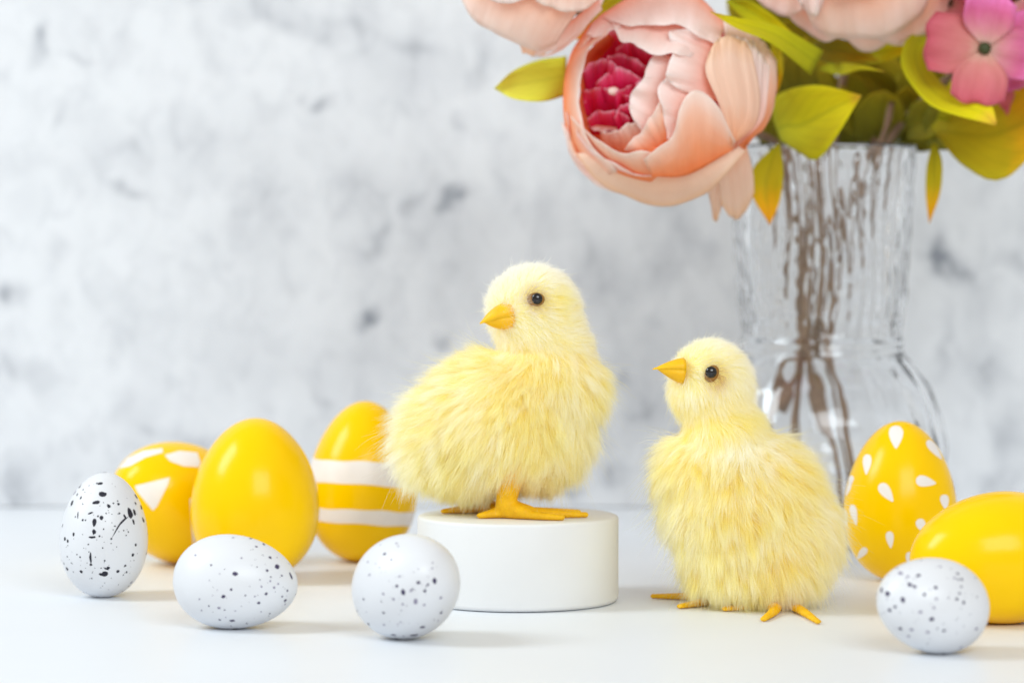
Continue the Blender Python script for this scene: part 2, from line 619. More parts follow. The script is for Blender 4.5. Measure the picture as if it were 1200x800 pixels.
def speckles(root, bvh, listed, s, mats, n_back, size_back, seed, front_px=None):
    """listed: (px, py, radius px, elongation, angle deg, tone)"""
    random.seed(seed)
    sets = {}
    for (px, py, r, el, an, tone) in listed:
        p, no = proj(bvh, px, py)
        if p is None:
            continue
        sets.setdefault(tone, []).append(splat(bvh, p, no, r * s, el, math.radians(an), lift=0.00006 + 0.000015 * tone))
    # the sides and the back the photograph does not show
    cen = root.matrix_basis.translation
    zc = 0.5 * (bvh.ray_cast(cen + Vector((0, 0, 0.2)), Vector((0, 0, -1)))[0].z)
    c = Vector((cen.x, cen.y, zc))
    k = 0
    while k < n_back:
        dv = Vector((random.gauss(0, 1), random.gauss(0, 1), random.gauss(0, 1))).normalized()
        if dv.y < -0.25:
            continue
        hit = bvh.ray_cast(c, dv)
        if hit[0] is None:
            continue
        k += 1
        sets.setdefault(random.choice(sorted(mats)), []).append(
            splat(bvh, hit[0], (hit[1] if hit[1].dot(dv) > 0 else -hit[1]), s * size_back * random.choice([.6, .8, 1, 1.3, 2.0]), random.uniform(1, 1.6), random.uniform(0, 3)))
    for tone in sorted(sets):
        V, Fc = merge(sets[tone])
        o = link('paint_speckle', mesh('paint_speckle', V, Fc), mats[tone], root)
        o['kind'] = 'stuff'


def rand_spots(seed, n, cx, cy, rx, ry, rmin, rmax, tones, bias=(0, 0)):
    r = random.Random(seed)
    out = []
    for _ in range(n):
        a, q = r.uniform(0, 2 * math.pi), math.sqrt(r.random()) * 0.98
        x = cx + math.cos(a) * q * rx + bias[0] * rx * r.random() ** 2
        y = cy + math.sin(a) * q * ry + bias[1] * ry * r.random() ** 2
        out.append((x, y, rmin + (rmax - rmin) * r.random() ** 3, r.uniform(1, 1.5), r.uniform(0, 180), r.choice(tones)))
    return out


GE = 'white speckled quail eggs on the tabletop'
GY = 'yellow Easter eggs on the tabletop'

# standing speckled egg
d = 1.146
root, sh, bvh, Mw = egg('speckled_egg', 120.5, d, 103, 147, (0, 2, 0), M['eggshell'], 'white egg standing upright, densely splattered with black specks and streaks', GE, k=0.10)
K = {0: M['black_paint'], 1: M['black_paint'], 2: M['faded_paint']}
ox, oy, sc_ = 40, 450, 360 / 1067.0
A = [(238, 381, 12, 1.3, 90, 0), (216, 410, 9, 1.8, 95, 0), (260, 423, 8, 1.1, 0, 0), (333, 447, 13, 1.7, 10, 0), (349, 444, 8, 1.8, 0, 0), (209, 479, 9, 2.1, 0, 0),
     (208, 512, 8, 1.5, 0, 0), (203, 531, 5, 3.2, 90, 0), (234, 464, 8, 1.1, 0, 0), (196, 603, 5, 4.6, 0, 0), (197, 626, 6, 1, 0, 0), (245, 658, 13, 1.1, 70, 0),
     (257, 637, 7, 1, 0, 0), (115, 641, 8, 1.2, 100, 0), (104, 622, 5, 1, 0, 0), (291, 650, 7, 1, 0, 0), (164, 650, 7, 1, 0, 0), (353, 557, 6, 1, 0, 0), (343, 592, 7, 1, 0, 0),
     (268, 536, 4, 1, 0, 0), (132, 412, 9, 1.5, 20, 0), (163, 394, 5, 1.5, 0, 0), (150, 383, 5, 1.5, 20, 0), (275, 413, 4, 1, 0, 0), (293, 416, 6, 1, 0, 0), (229, 345, 7, 1.8, 100, 0),
     (218, 344, 4, 1, 0, 0), (137, 521, 6, 1.4, 0, 0), (107, 536, 8, 1, 0, 0), (117, 544, 7, 1, 0, 0), (99, 490, 5, 1.6, 0, 0), (152, 455, 3, 5, 10, 0), (196, 447, 4, 3, 110, 0),
     (315, 459, 5, 2, 30, 0), (296, 448, 4, 1, 0, 0), (222, 458, 4, 1, 0, 0), (227, 527, 4, 1, 0, 0), (378, 470, 6, 2.2, 10, 0), (317, 629, 5, 1, 0, 0), (321, 652, 5, 1, 0, 0),
     (233, 660, 7, 1.4, 80, 0), (169, 471, 5, 1, 0, 0), (352, 413, 5, 1.5, 0, 0), (345, 478, 6, 2, 10, 0), (162, 352, 4, 1, 0, 0), (250, 640, 4, 3, 60, 0), (210, 738, 5, 1, 0, 0), (160, 600, 4, 1, 0, 0)]
lst = [(ox + x * sc_, oy + y * sc_, r * sc_, e, a, t) for (x, y, r, e, a, t) in A]
# the long hair-thin streak of paint from the big splat
STREAK = [(ox + x * sc_, oy + y * sc_) for (x, y) in ((326, 460), (312, 466), (300, 478), (288, 496), (278, 516), (268, 537), (278.7, 516), (288.9, 496.1), (301, 478.3), (312.8, 466.7), (326.5, 461))]
lst = [(a_, b_, c_ * 0.86, d_, e_, f_) for (a_, b_, c_, d_, e_, f_) in lst] + rand_spots(3, 90, 120, 632, 49, 70, 0.4, 1.0, [0, 0, 1])
speckles(root, bvh, lst, d / F, K, 120, 1.4, 5)
streak_root, streak_bvh = root, bvh
KV = {0: M['violet_paint'], 1: M['violet_paint'], 2: M['faded_paint']}

# lying speckled egg, pointed end to the right
d = 1.051
root, sh, bvh, Mw = egg('speckled_egg', 275, d, 111, 149, (3, 93, -8), M['eggshell'], 'white egg lying on its side in front of the large plain yellow egg', GE, k=0.11)
ox, oy, sc_ = 180, 580, 380 / 1200.0
A = [(458, 264, 10, 1.1, 90, 0), (431, 230, 6, 1.1, 90, 0), (302, 290, 8, 1.3, 100, 0), (287, 348, 5, 1, 0, 0), (258, 374, 6, 1.4, 100, 0), (213, 258, 4, 1, 0, 0), (155, 222, 4, 1.6, 60, 2),
     (420, 278, 5, 1.2, 90, 0), (474, 297, 4, 1, 0, 0), (506, 292, 5, 1.8, 10, 0), (432, 317, 4, 1, 0, 2), (446, 341, 5, 1, 0, 2), (461, 327, 4, 1, 0, 2), (399, 337, 4, 1, 0, 2), (416, 364, 6, 1, 0, 0),
     (389, 397, 6, 1, 0, 0), (495, 352, 5, 1, 0, 0), (476, 374, 4, 1, 0, 0), (487, 389, 6, 1, 0, 0), (510, 303, 6, 1.6, 20, 0), (290, 463, 7, 1.6, 90, 0), (305, 493, 7, 1.6, 90, 0), (245, 460, 5, 1, 0, 0),
     (205, 409, 4, 1, 0, 0), (178, 425, 4, 1, 0, 2), (243, 416, 5, 1.4, 90, 2), (345, 473, 4, 1, 0, 0), (430, 437, 4, 1, 0, 0), (380, 190, 5, 1.2, 90, 0), (408, 181, 6, 2, 120, 0), (295, 157, 4, 1.5, 90, 2),
     (362, 160, 4, 2, 90, 0), (486, 402, 4, 1, 0, 2), (170, 384, 4, 1, 0, 2), (325, 232, 4, 1, 0, 2), (240, 492, 6, 2, 90, 2), (302, 427, 3, 1, 0, 2), (398, 430, 3, 1, 0, 2), (456, 230, 3, 1, 0, 2)]
lst = [(ox + x * sc_, oy + y * sc_, r * sc_, e, a, t) for (x, y, r, e, a, t) in A] + rand_spots(4, 40, 290, 690, 62, 48, 0.4, 1.0, [0, 0, 2])
speckles(root, bvh, lst, d / F, KV, 60, 1.1, 6)

# round-looking speckled egg, pointed end towards the camera
d = 1.02
root, sh, bvh, Mw = egg('speckled_egg', 477.5, d, 122, 152, (70, 0, 30), M['eggshell'], 'white speckled egg seen end on beside the white round podium', GE, k=0.10)
A = [(1040, 316, 9, 1.5, 10, 0), (1015, 330, 5, 1, 0, 0), (980, 322, 7, 1.1, 90, 0), (924, 358, 9, 1.4, 10, 0), (952, 353, 5, 1, 0, 2), (1004, 353, 6, 1, 0, 0), (900, 335, 6, 1, 0, 0), (970, 392, 8, 1.5, 0, 2),
     (1002, 405, 5, 1, 0, 2), (922, 402, 5, 1, 0, 2), (888, 384, 5, 1, 0, 2), (851, 434, 6, 1, 90, 0), (1063, 378, 6, 1, 0, 2), (1127, 385, 7, 1.3, 10, 0), (1064, 434, 7, 1, 0, 0), (1102, 453, 7, 1.2, 10, 0),
     (1052, 463, 5, 1, 0, 2), (996, 487, 8, 1.4, 90, 0), (964, 517, 12, 1.5, 90, 0), (889, 516, 7, 1.6, 80, 0), (925, 520, 5, 1.4, 80, 2), (778, 384, 5, 1, 0, 0), (799, 294, 5, 1, 0, 2), (793, 246, 5, 1, 0, 2),
     (855, 217, 6, 1.2, 90, 0), (880, 238, 5, 1, 0, 2), (850, 364, 5, 1, 0, 2), (910, 300, 4, 1, 0, 2), (1031, 270, 4, 1, 0, 2), (853, 478, 5, 1, 0, 2), (900, 178, 4, 2, 90, 2), (905, 189, 4, 1, 90, 2)]
lst = [(ox + x * sc_, oy + y * sc_, r * sc_, e, a, t) for (x, y, r, e, a, t) in A] + rand_spots(5, 40, 480, 695, 58, 52, 0.4, 1.0, [0, 0, 2])
speckles(root, bvh, lst, d / F, KV, 60, 1.1, 7)

# lying speckled egg at the far right
d = 0.985
root, sh, bvh, Mw = egg('speckled_egg', 1093.5, d, 112, 141, (10, -76, 14), M['eggshell'], 'white speckled egg lying in front of the plain yellow egg on its side', GE, k=0.10)
ox, oy, sc_ = 960, 480, 0.4
A = [(200, 538, 8, 1.3, 60, 0), (183, 527, 7, 1.5, 40, 0), (245, 556, 7, 1.3, 10, 0), (222, 576, 5, 1, 90, 0), (206, 586, 6, 1, 90, 0), (265, 512, 6, 1.2, 60, 0), (279, 517, 5, 1.3, 60, 0), (290, 485, 5, 1.8, 110, 0),
     (308, 540, 5, 1, 90, 0), (341, 520, 6, 1, 0, 0), (259, 488, 5, 1, 0, 2), (237, 478, 6, 2, 70, 2), (405, 479, 5, 1, 0, 0), (418, 496, 5, 1, 0, 0), (416, 517, 4, 1, 0, 0), (403, 553, 5, 1, 0, 0), (411, 537, 4, 1, 0, 0),
     (423, 563, 5, 1, 0, 0), (396, 492, 4, 1, 0, 2), (407, 496, 4, 1, 0, 0), (343, 553, 4, 1, 0, 2), (330, 612, 7, 1.1, 100, 0), (297, 591, 5, 1, 0, 2), (271, 643, 5, 1.2, 90, 2), (238, 640, 6, 1, 0, 0), (262, 662, 5, 1, 0, 2),
     (318, 650, 5, 1, 0, 2), (365, 646, 5, 1, 0, 0), (301, 700, 4, 1, 0, 0), (254, 705, 5, 1, 0, 2), (462, 547, 3, 1, 0, 0), (460, 640, 5, 1.3, 90, 2), (415, 695, 4, 2, 90, 2), (336, 579, 4, 1, 0, 2), (355, 459, 4, 1, 0, 2)]
lst = [(ox + x * sc_, oy + y * sc_, r * sc_, e, a, t) for (x, y, r, e, a, t) in A] + rand_spots(6, 55, 1085, 705, 58, 50, 0.4, 1.0, [0, 0, 2])
speckles(root, bvh, lst, d / F, KV, 60, 1.1, 8)

# large plain yellow egg
egg('yellow_egg', 298.5, 1.205, 151, 191, (0, 1, 0), M['yellow'], 'large plain glossy yellow egg standing upright, no pattern', GY, k=0.13)

# yellow egg on its side, right edge of the picture
egg('yellow_egg', 1168, 1.065, 156, 208, (4, -91, 10), M['yellow'], 'plain yellow egg lying on its side, behind a white speckled egg', GY, k=0.12)

# striped egg
d = 1.277
root, sh, bvh, Mw = egg('yellow_egg', 424.5, d, 130, 189, (-3, 3, 0), M['yellow'], 'yellow egg with two white bands, half behind the fluffy tail of the chick', GY, k=0.15)
s = d / F


def band(z0, z1, k, w, h, seed):
    mx = max(egg_r(z, k) for z in [i / 200 - 1 for i in range(401)])
    r_ = random.Random(seed)
    ph = [r_.uniform(0, 6.28) for _ in range(6)]
    n, rows = 96, 8
    V, Fc = [], []
    for j in range(rows + 1):
        for i in range(n):
            a = 2 * math.pi * i / n
            wob0 = 0.006 * math.sin(3 * a + ph[0]) + 0.005 * math.sin(7 * a + ph[1]) + 0.006 * math.sin(2 * a + ph[2])
            wob1 = 0.006 * math.sin(4 * a + ph[3]) + 0.005 * math.sin(9 * a + ph[4]) + 0.006 * math.sin(2 * a + ph[5])
            z = (z0 + wob0) * (1 - j / rows) + (z1 + wob1) * j / rows
            r = egg_r(z, k) / mx * w / 2 + 0.00009
            V.append(Mw @ Vector((r * math.cos(a), r * math.sin(a), z * h / 2)))
    for j in range(rows):
        for i in range(n):
            i2 = (i + 1) % n
            Fc.append((j * n + i, j * n + i2, (j + 1) * n + i2, (j + 1) * n + i))
    return V, Fc


def zpx(y):            # photo row on this egg -> -1..1 along its height
    return (565.5 - y) / 94.0


for (ya, yb, sd) in ((568, 541, 1), (613, 597, 2), (668, 648, 3)):
    if sd == 3:
        continue
    V, Fc = band(zpx(ya), zpx(yb), 0.15, 130 * s, 189 * s, sd)
    link('white_band', mesh('white_band', V, Fc), M['white_paint'], root)

# triangle egg
d = 1.262
root, sh, bvh, Mw = egg('yellow_egg', 205, d, 141, 176, (68, 0, -38), M['yellow'], 'yellow egg with white triangles lying behind the upright speckled egg', GY, k=0.12)


def px_outline(pts, n=8):
    out = []
    for i in range(len(pts)):
        a, b = pts[i], pts[(i + 1) % len(pts)]
        for k in range(n):
            t = k / n
            out.append((a[0] + (b[0] - a[0]) * t, a[1] + (b[1] - a[1]) * t))
    return out


def paint_shape(name, root, bvh, pts, mat, rings=6, n=6, smooth=False):
    pts = px_outline(pts, n)
    W = []
    cx = sum(p[0] for p in pts) / len(pts)
    cy_ = sum(p[1] for p in pts) / len(pts)
    for (x, y) in pts:
        t = 1.0
        p = None
        while p is None and t > 0.05:
            p, _ = proj(bvh, cx + (x - cx) * t, cy_ + (y - cy_) * t)
            t -= 0.03
        if p is None:
            return
        W.append(p)
    V, Fc = surf_patch(bvh, W, rings, 0.00009)
    return link(name, mesh(name, V, Fc), mat, root)


for pts in ([(158, 569), (199, 559), (197, 567), (184, 593), (179, 598), (176, 594), (161, 576)],
            [(193, 533), (210, 528), (231, 530), (235, 541), (233, 547), (215, 546), (199, 540)],
            [(138, 549), (150, 536), (168, 528), (190, 525), (191, 530), (170, 536), (152, 546)],
            [(172, 668), (176, 658), (188, 652), (210, 649), (214, 667)],
            [(222, 585), (232, 575), (250, 600), (226, 640)]):
    paint_shape('white_triangle', root, bvh, pts, M['white_paint'])

paint_shape('paint_streak', streak_root, streak_bvh, STREAK, M['black_paint'], 2, 1)

# dotted egg
d = 1.20
root, sh, bvh, Mw = egg('yellow_egg', 1056, d, 133, 189, (0, 0, 0), M['yellow'], 'yellow egg with white teardrop dots standing beside the smaller chick', GY, k=0.15)


def drop(cx, cy, L, W, ang, tip=0.55, n=16):
    a = math.radians(ang)
    out = []
    for i in range(n):
        t = 2 * math.pi * i / n
        y = math.cos(t) * L / 2
        w = math.sin(t) * W / 2 * (1 + tip * math.cos(t)) / (1 + tip * 0.35)
        out.append((cx + w * math.cos(a) - y * math.sin(a), cy - (y * math.cos(a) + w * math.sin(a))))
    return out


for (x, y, L, W, an) in ((1050, 512, 27, 18, 0), (1095, 527, 28, 10, 38), (1016, 544, 24, 11, -4), (994.5, 566, 20, 8, -28), (1039, 577, 26, 14, 36), (1085, 564, 24, 14, 80),
                         (1107, 588, 18, 11, 8), (1001, 603, 25, 9, 12), (1043, 632, 20, 10, 6), (1010, 648, 17, 9, -40), (1080, 616, 18, 12, 25), (1066, 655, 18, 10, 0), (1098, 640, 18, 10, -20)):
    pts = drop(x, y, L, W, an)
    W_ = []
    for (px, py) in pts:
        p, _ = proj(bvh, px, py)
        W_.append(p)
    W_ = [p for p in W_ if p is not None]
    V, Fc = surf_patch(bvh, W_, 4, 0.00009)
    link('white_dot', mesh('white_dot', V, Fc), M['white_paint'], root)
# dots round the back
zc = 0.034
for a in range(9):
    an = math.radians(-10 + a * 25)
    for zz in (0.022, 0.045):
        hit = bvh.ray_cast(Vector((root.location.x, d, zc)), Vector((math.cos(an), math.sin(an), (zz - zc) * 25)).normalized())
        if hit[0] is not None:
            no = hit[1] if (hit[0].y - d) * hit[1].y >= 0 else -hit[1]
            V, Fc = splat(bvh, hit[0], no, 0.0024, 1.6, random.uniform(-.6, .6), 14, 0.00009)
            link('white_dot', mesh('white_dot', V, Fc), M['white_paint'], root)

# ------------------------------------------------------------------ podium
d = 1.134
s = d / F
px_c = at(607, 704, d)
Rp = 118 * s
Hp = at(607, 603, d).z
prof = [(0, 0.0004), (Rp - 0.0012, 0.0004), (Rp - 0.0003, 0.0012), (Rp, 0.0022), (Rp, Hp * 0.5), (Rp, Hp - 0.0012), (Rp - 0.0003, Hp - 0.0005), (Rp - 0.001, Hp - 0.0001), (Rp - 0.002, Hp), (0, Hp)]


def lathe(prof, n, c=Vector((0, 0, 0)), rib=None):
    V, Fc = [], []
    rings = []
    for (r, z) in prof:
        if r < 1e-6:
            rings.append([len(V)])
            V.append(c + Vector((0, 0, z)))
        else:
            ids = []
            ri = len(rings)
            for i in range(n):
                a = 2 * math.pi * i / n
                rr = r + (rib(a, r, z, ri) if rib else 0)
                ids.append(len(V))
                V.append(c + Vector((rr * math.cos(a), rr * math.sin(a), z)))
            rings.append(ids)
    for A_, B_ in zip(rings[:-1], rings[1:]):
        for i in range(n):
            i2 = (i + 1) % n
            if len(A_) == 1 and len(B_) == 1:
                continue
            if len(A_) == 1:
                Fc.append((A_[0], B_[i2], B_[i]))
            elif len(B_) == 1:
                Fc.append((A_[i], A_[i2], B_[0]))
            else:
                Fc.append((A_[i], A_[i2], B_[i2], B_[i]))
    return V, Fc


V, Fc = lathe(prof, 128)
pod = link('podium', mesh('podium', V, Fc), M['podium'])
pod.location = (px_c.x, d, 0)
tag(pod, 'low white round podium block under the bigger chick', 'podium')
POD_TOP = Hp

# ------------------------------------------------------------------ vase
VD = 1.36
VS = VD / F
vx = at(963, 300, VD).x
vase_root = empty('vase', Vector((vx, VD, 0)))
tag(vase_root, 'clear ribbed glass vase with a round lower bulb holding the flowers', 'vase')
zr = at(968, 172, VD).z
zn = at(968, 408, VD).z
outer = [(0, 0.0006), (0.036, 0.0006), (0.043, 0.002), (0.0475, 0.006), (0.0535, 0.018), (0.0585, 0.034), (0.0598, 0.046), (0.0575, 0.060), (0.0515, 0.075), (0.0445, zn - 0.008), (0.0395, zn - 0.003),
         (0.0388, zn), (0.0392, zn + 0.003), (0.0380, zn + 0.006), (0.0382, zn + 0.014)]
zz = zn + 0.014
for k in range(1, 11):
    t = k / 10
    outer.append((0.0396 + 0.0050 * t ** 1.1, zz + (zr - 0.0015 - zz) * t))
outer += [(0.0452, zr - 0.0004), (0.0448, zr + 0.0002)]
inner = []
_dense = []
for (p0, p1) in zip(outer[:-1], outer[1:]):
    nseg = 7 if p1[0] > 0.036 and p0[1] > 0.002 else 1
    for q_ in range(nseg):
        _dense.append((p0[0] + (p1[0] - p0[0]) * q_ / nseg, p0[1] + (p1[1] - p0[1]) * q_ / nseg))
coarse = outer
outer = _dense + [outer[-1]]
for (r, z) in reversed(coarse[3:-2]):
    inner.append((r - (0.0024 if z > zn - 0.01 else 0.0028), max(z, 0.010)))
inner = [(0.0426, zr)] + inner + [(0.03, 0.0085), (0, 0.0080)]


N_OUT = len(outer)


def flute(a, r, z, ring):
    if ring >= N_OUT - 2:
        return 0.00012 * math.sin(5 * a + 60 * z)
    if z > zn + 0.004:
        k = min(1, (z - zn - 0.004) / 0.01) * min(1, max(0, (zr - z) / 0.006))
        hsh = math.sin(math.floor(a * 40 / (2 * math.pi) + 0.5) * 12.9898) * 43758.5
        hsh -= math.floor(hsh)
        wave = 0.00032 * math.sin(2 * math.pi * z / (0.009 + 0.007 * hsh) + 40 * hsh) + 0.00014 * math.sin(150 * z + 6 * a + 2.0 * math.sin(9 * a)) + 0.00008 * math.sin(330 * z + 13 * a)
        return k * (0.00036 * math.cos(40 * a + 1.2 * math.sin(70 * z + 3 * a)) + wave)
    if 0.012 < z < zn - 0.004:
        return (0.0004 * math.cos(20 * a + 40 * z) + 0.0003 * math.sin(7 * a + 190 * z)) * min(1, (z - 0.012) / 0.01)
    return 0


V, Fc = lathe(outer + inner, 368, Vector((vx, VD, 0)), flute)
link('glass_body', mesh('glass_body', V, Fc), M['glass'], vase_root)


# ------------------------------------------------------------------ petals, leaves, stems
def cat_rom(pts, n):
    P = [Vector(p) for p in pts]
    if len(P) == 2:
        return [P[0].lerp(P[1], i / n) for i in range(n + 1)]
    ds = [0]
    for a, b in zip(P[:-1], P[1:]):
        ds.append(ds[-1] + max(1e-6, (b - a).length))
    T = ds[-1]
    out = []
    E = [P[0] * 2 - P[1]] + P + [P[-1] * 2 - P[-2]]
    for i in range(n + 1):
        q = T * i / n
        k = 0
        while k < len(P) - 2 and q > ds[k + 1]:
            k += 1
        t = min(1, max(0, (q - ds[k]) / (ds[k + 1] - ds[k])))
        p0, p1, p2, p3 = E[k], E[k + 1], E[k + 2], E[k + 3]
        out.append(0.5 * ((2 * p1) + (p2 - p0) * t + (2 * p0 - 5 * p1 + 4 * p2 - p3) * t * t + (3 * p1 - p0 - 3 * p2 + p3) * t ** 3))
    return out


def coons(base, tip, left=None, right=None, nu=18, nv=14):
    base = [Vector(p) for p in base]
    tip = [Vector(p) for p in tip]
    B = cat_rom(base, nu)
    T = cat_rom(tip, nu)
    L = cat_rom([base[0]] + [Vector(p) for p in (left or [])] + [tip[0]], nv)
    R = cat_rom([base[-1]] + [Vector(p) for p in (right or [])] + [tip[-1]], nv)
    G = []
    for j in range(nv + 1):
        v = j / nv
        row = []
        for i in range(nu + 1):
            u = i / nu
            p = B[i] * (1 - v) + T[i] * v + L[j] * (1 - u) + R[j] * u - (base[0] * (1 - u) * (1 - v) + base[-1] * u * (1 - v) + tip[0] * (1 - u) * v + tip[-1] * u * v)
            row.append((p, u, v))
        G.append(row)
    return G


def grid_mesh(name, G, fn):
    nv, nu = len(G), len(G[0])
    V, uv, Fc = [], [], []
    for row in G:
        for (p, u, v) in row:
            V.append(fn(p, u, v))
            uv.append((u, v))
    for j in range(nv - 1):
        for i in range(nu - 1):
            a = j * nu + i
            Fc.append((a, a + 1, a + nu + 1, a + nu))
    return mesh(name, V, Fc, True, uv)


def thick(o, t=0.00016):
    m = o.modifiers.new('thickness', 'SOLIDIFY')
    m.thickness = t
    m.offset = 0
    return o


def sphere_z(px, py, C, R):
    r = math.hypot(px - C[0], py - C[1]) / R
    if r < 0.9:
        return math.sqrt(1 - r * r)
    return 0.436 - 2.06 * (r - 0.9)


def petal(root, C, R, d0, base, tip, mat, off=0.0, lift=0.1, cup=0.0, rip=0.02, left=None, right=None, name='petal', seed=0, sink=0.0, tuck=0.0, tuckl=0.0, pleat=0.022):
    """a cloth petal lying on the round flower head: offsets are in units of the head's radius, towards the viewer"""
    s = d0 / F
    r_ = random.Random(seed + len(name) + int(base[0][0] * 7 + tip[0][1] * 3))
    ph = [r_.uniform(0, 6.28) for _ in range(3)]
    G = coons(base, tip, left, right, 28, 18)

    def fn(p, u, v):
        e_ = v ** 5 * (1.8 * math.sin(9 * u + ph[1]) + 0.9 * math.sin(19 * u + ph[2]) + 0.35 * math.sin(37 * u + ph[0])) * min(1, R / 110)
        dx_, dy_ = G[-1][14][0][0] - G[0][14][0][0], G[-1][14][0][1] - G[0][14][0][1]
        dl_ = math.hypot(dx_, dy_) + 1e-6
        p = (p[0] + dx_ / dl_ * e_, p[1] + dy_ / dl_ * e_)
        z = sphere_z(p[0], p[1], C, R) + off - sink * (1 - v) + lift * v ** 1.6 + cup * (2 * u - 1) ** 2 - tuck * max(0, (u - 0.6) / 0.4) ** 2 - tuckl * max(0, (0.4 - u) / 0.4) ** 2
        z += pleat * (0.35 + 0.65 * v) * (abs(math.sin(8.5 * u + ph[0] + 0.8 * v)) - 0.6 + 0.35 * math.sin(21 * u + ph[2] - v))
        z += 0.016 * (1 - v) * math.sin(11 * u + ph[1]) + 0.5 * rip * v ** 3 * math.sin(31 * u + ph[0])
        z += rip * v * (math.sin(9 * u + ph[0]) * 0.6 + math.sin(17 * u + ph[1]) * 0.35 + 0.3 * math.sin(5 * v + ph[2]))
        return at(p[0], p[1], d0 - z * R * s)
    o = link(name, grid_mesh(name, G, fn), mat, root)
    return thick(o)


def tube(pts, radii, n=10):
    P = [Vector(p) for p in pts]
    V, Fc = [], []
    prev = None
    for i, p in enumerate(P):
        t = (P[min(i + 1, len(P) - 1)] - P[max(i - 1, 0)]).normalized()
        if prev is None:
            a = t.orthogonal().normalized()
        else:
            a = (prev - t * prev.dot(t)).normalized()
        prev = a
        b = t.cross(a)
        for k in range(n):
            q = 2 * math.pi * k / n
            V.append(p + (a * math.cos(q) + b * math.sin(q)) * radii[i])
    for i in range(len(P) - 1):
        for k in range(n):
            k2 = (k + 1) % n
            Fc.append((i * n + k, i * n + k2, (i + 1) * n + k2, (i + 1) * n + k))
    Fc.append(tuple(range(n - 1, -1, -1)))
    Fc.append(tuple(range((len(P) - 1) * n, len(P) * n)))
    return V, Fc


def stem(root, pts3, r=0.0016, mat=None):
    C_ = cat_rom(pts3, 40)
    rr = random.Random(int(abs(pts3[0][0]) * 1e5))
    V, Fc = tube(C_, [r * rr.uniform(0.85, 1.18) for _ in C_], 8)
    return link('stem', mesh('stem', V, Fc), mat or M['stem'], root)


def leaf(root, L, R, mat, d0, d1=None, fold=0.004, bend=0.0, rip=0.0006, name='leaf', tilt=0.0):
    """L and R: the two edges from the stalk to the tip (photo px); folded along its midrib"""
    d1 = d0 if d1 is None else d1
    nv, nu = 18, 10
    A_, B_ = cat_rom([Vector(p) for p in L], nv), cat_rom([Vector(p) for p in R], nv)
    ph = random.Random(int(L[0][0] + R[0][1] * 3)).uniform(0, 6)
    V, uv, Fc = [], [], []
    for j in range(nv + 1):
        v = j / nv
        for i in range(nu + 1):
            u = i / nu
            p = A_[j].lerp(B_[j], u)
            q = abs(2 * u - 1)
            dd = d0 + (d1 - d0) * v - fold * q * math.sin(math.pi * min(1, v + 0.08)) + bend * math.sin(math.pi * v) + tilt * (0.5 - u) * math.sin(math.pi * min(1, v + 0.1)) + rip * q * math.sin(14 * v + ph + 2 * u)
            V.append(at(p[0], p[1], dd))
            uv.append((u, v))
    for j in range(nv):
        for i in range(nu):
            a = j * (nu + 1) + i
            Fc.append((a, a + 1, a + nu + 2, a + nu + 1))
    o = link(name, mesh(name, V, Fc, True, uv), mat, root)
    thick(o, 0.00025)
    mid = [A_[j].lerp(B_[j], 0.5) for j in range(0, nv + 1)]
    return o


def blob(c, rx, ry, rz, n=20):
    V, Fc = lathe([(math.sin(math.pi * j / n), -math.cos(math.pi * j / n)) if 0 < j < n else (0, -math.cos(math.pi * j / n)) for j in range(n + 1)], n * 2)
    return [c + Vector((v.x * rx, v.y * ry, v.z * rz)) for v in V], Fc


# -------- front peony
C, R, D = (783, 118), 122, 1.25
fl = empty('peony', at(C[0], C[1], D))
tag(fl, 'open peach peony with a crimson heart, lowest and nearest of the blooms', 'flower', 'artificial peonies in the glass vase')
P = lambda base, tip, mat='petal', **k: petal(fl, C, R, D, base, tip, M[mat], **k)
# hidden heart that carries the petals
V, Fc = blob(at(786, 118, D + 0.012), 0.039, 0.024, 0.039)
link('flower_heart', mesh('flower_heart', V, Fc, True, [(0, 0.2)] * len(V)), M['crimson'], fl)
# hanging petals behind the bowl
P([(830, 188), (856, 178)], [(832, 232), (838, 262), (847, 236)], 'petal_sand', off=-0.12, lift=-0.05, left=[(826, 212)], right=[(852, 208)])
P([(842, 182), (872, 160)], [(845, 238), (863, 259), (884, 228)], 'petal_sand', off=-0.10, lift=-0.02, left=[(842, 212)], right=[(882, 200)])
P([(866, 180), (878, 165)], [(846, 22), (882, 34), (910, 72)], 'petal', off=-0.05, lift=0.06, left=[(858, 120), (850, 70)], right=[(893, 150), (909, 112)], rip=0.05)
P([(866, 184), (884, 160)], [(880, 100), (895, 78), (908, 95)], 'petal', off=-0.10, lift=0.02, left=[(872, 140)], right=[(896, 150), (907, 125)], rip=0.05)
# low outer petals
P([(690, 178), (780, 196), (862, 168)], [(676, 180), (702, 212), (745, 236), (785, 243), (826, 226), (874, 178)], 'petal_sand', off=-0.005, lift=0.10, rip=0.02, pleat=0.008)
P([(666, 150), (684, 188), (742, 222)], [(662, 130), (672, 178), (706, 210), (752, 226)], 'petal', off=0.0, lift=0.05, tuck=0.3)
P([(676, 170), (700, 205), (760, 225)], [(660, 142), (668, 184), (698, 216), (764, 238)], 'petal_pale', off=-0.06, lift=0.08, tuck=0.3)
# left wall of the bowl: outside and inside
P([(702, 212), (669, 172), (660, 112), (673, 55), (712, 20)], [(722, 200), (692, 166), (678, 116), (686, 66), (714, 40)], 'petal', off=-0.02, lift=0.16, rip=0.015)
P([(712, 176), (700, 150), (692, 115), (700, 75), (722, 48)], [(705, 182), (686, 156), (677, 116), (685, 68), (714, 40)], 'petal_deep', off=-0.62, lift=0.66, rip=0.01)
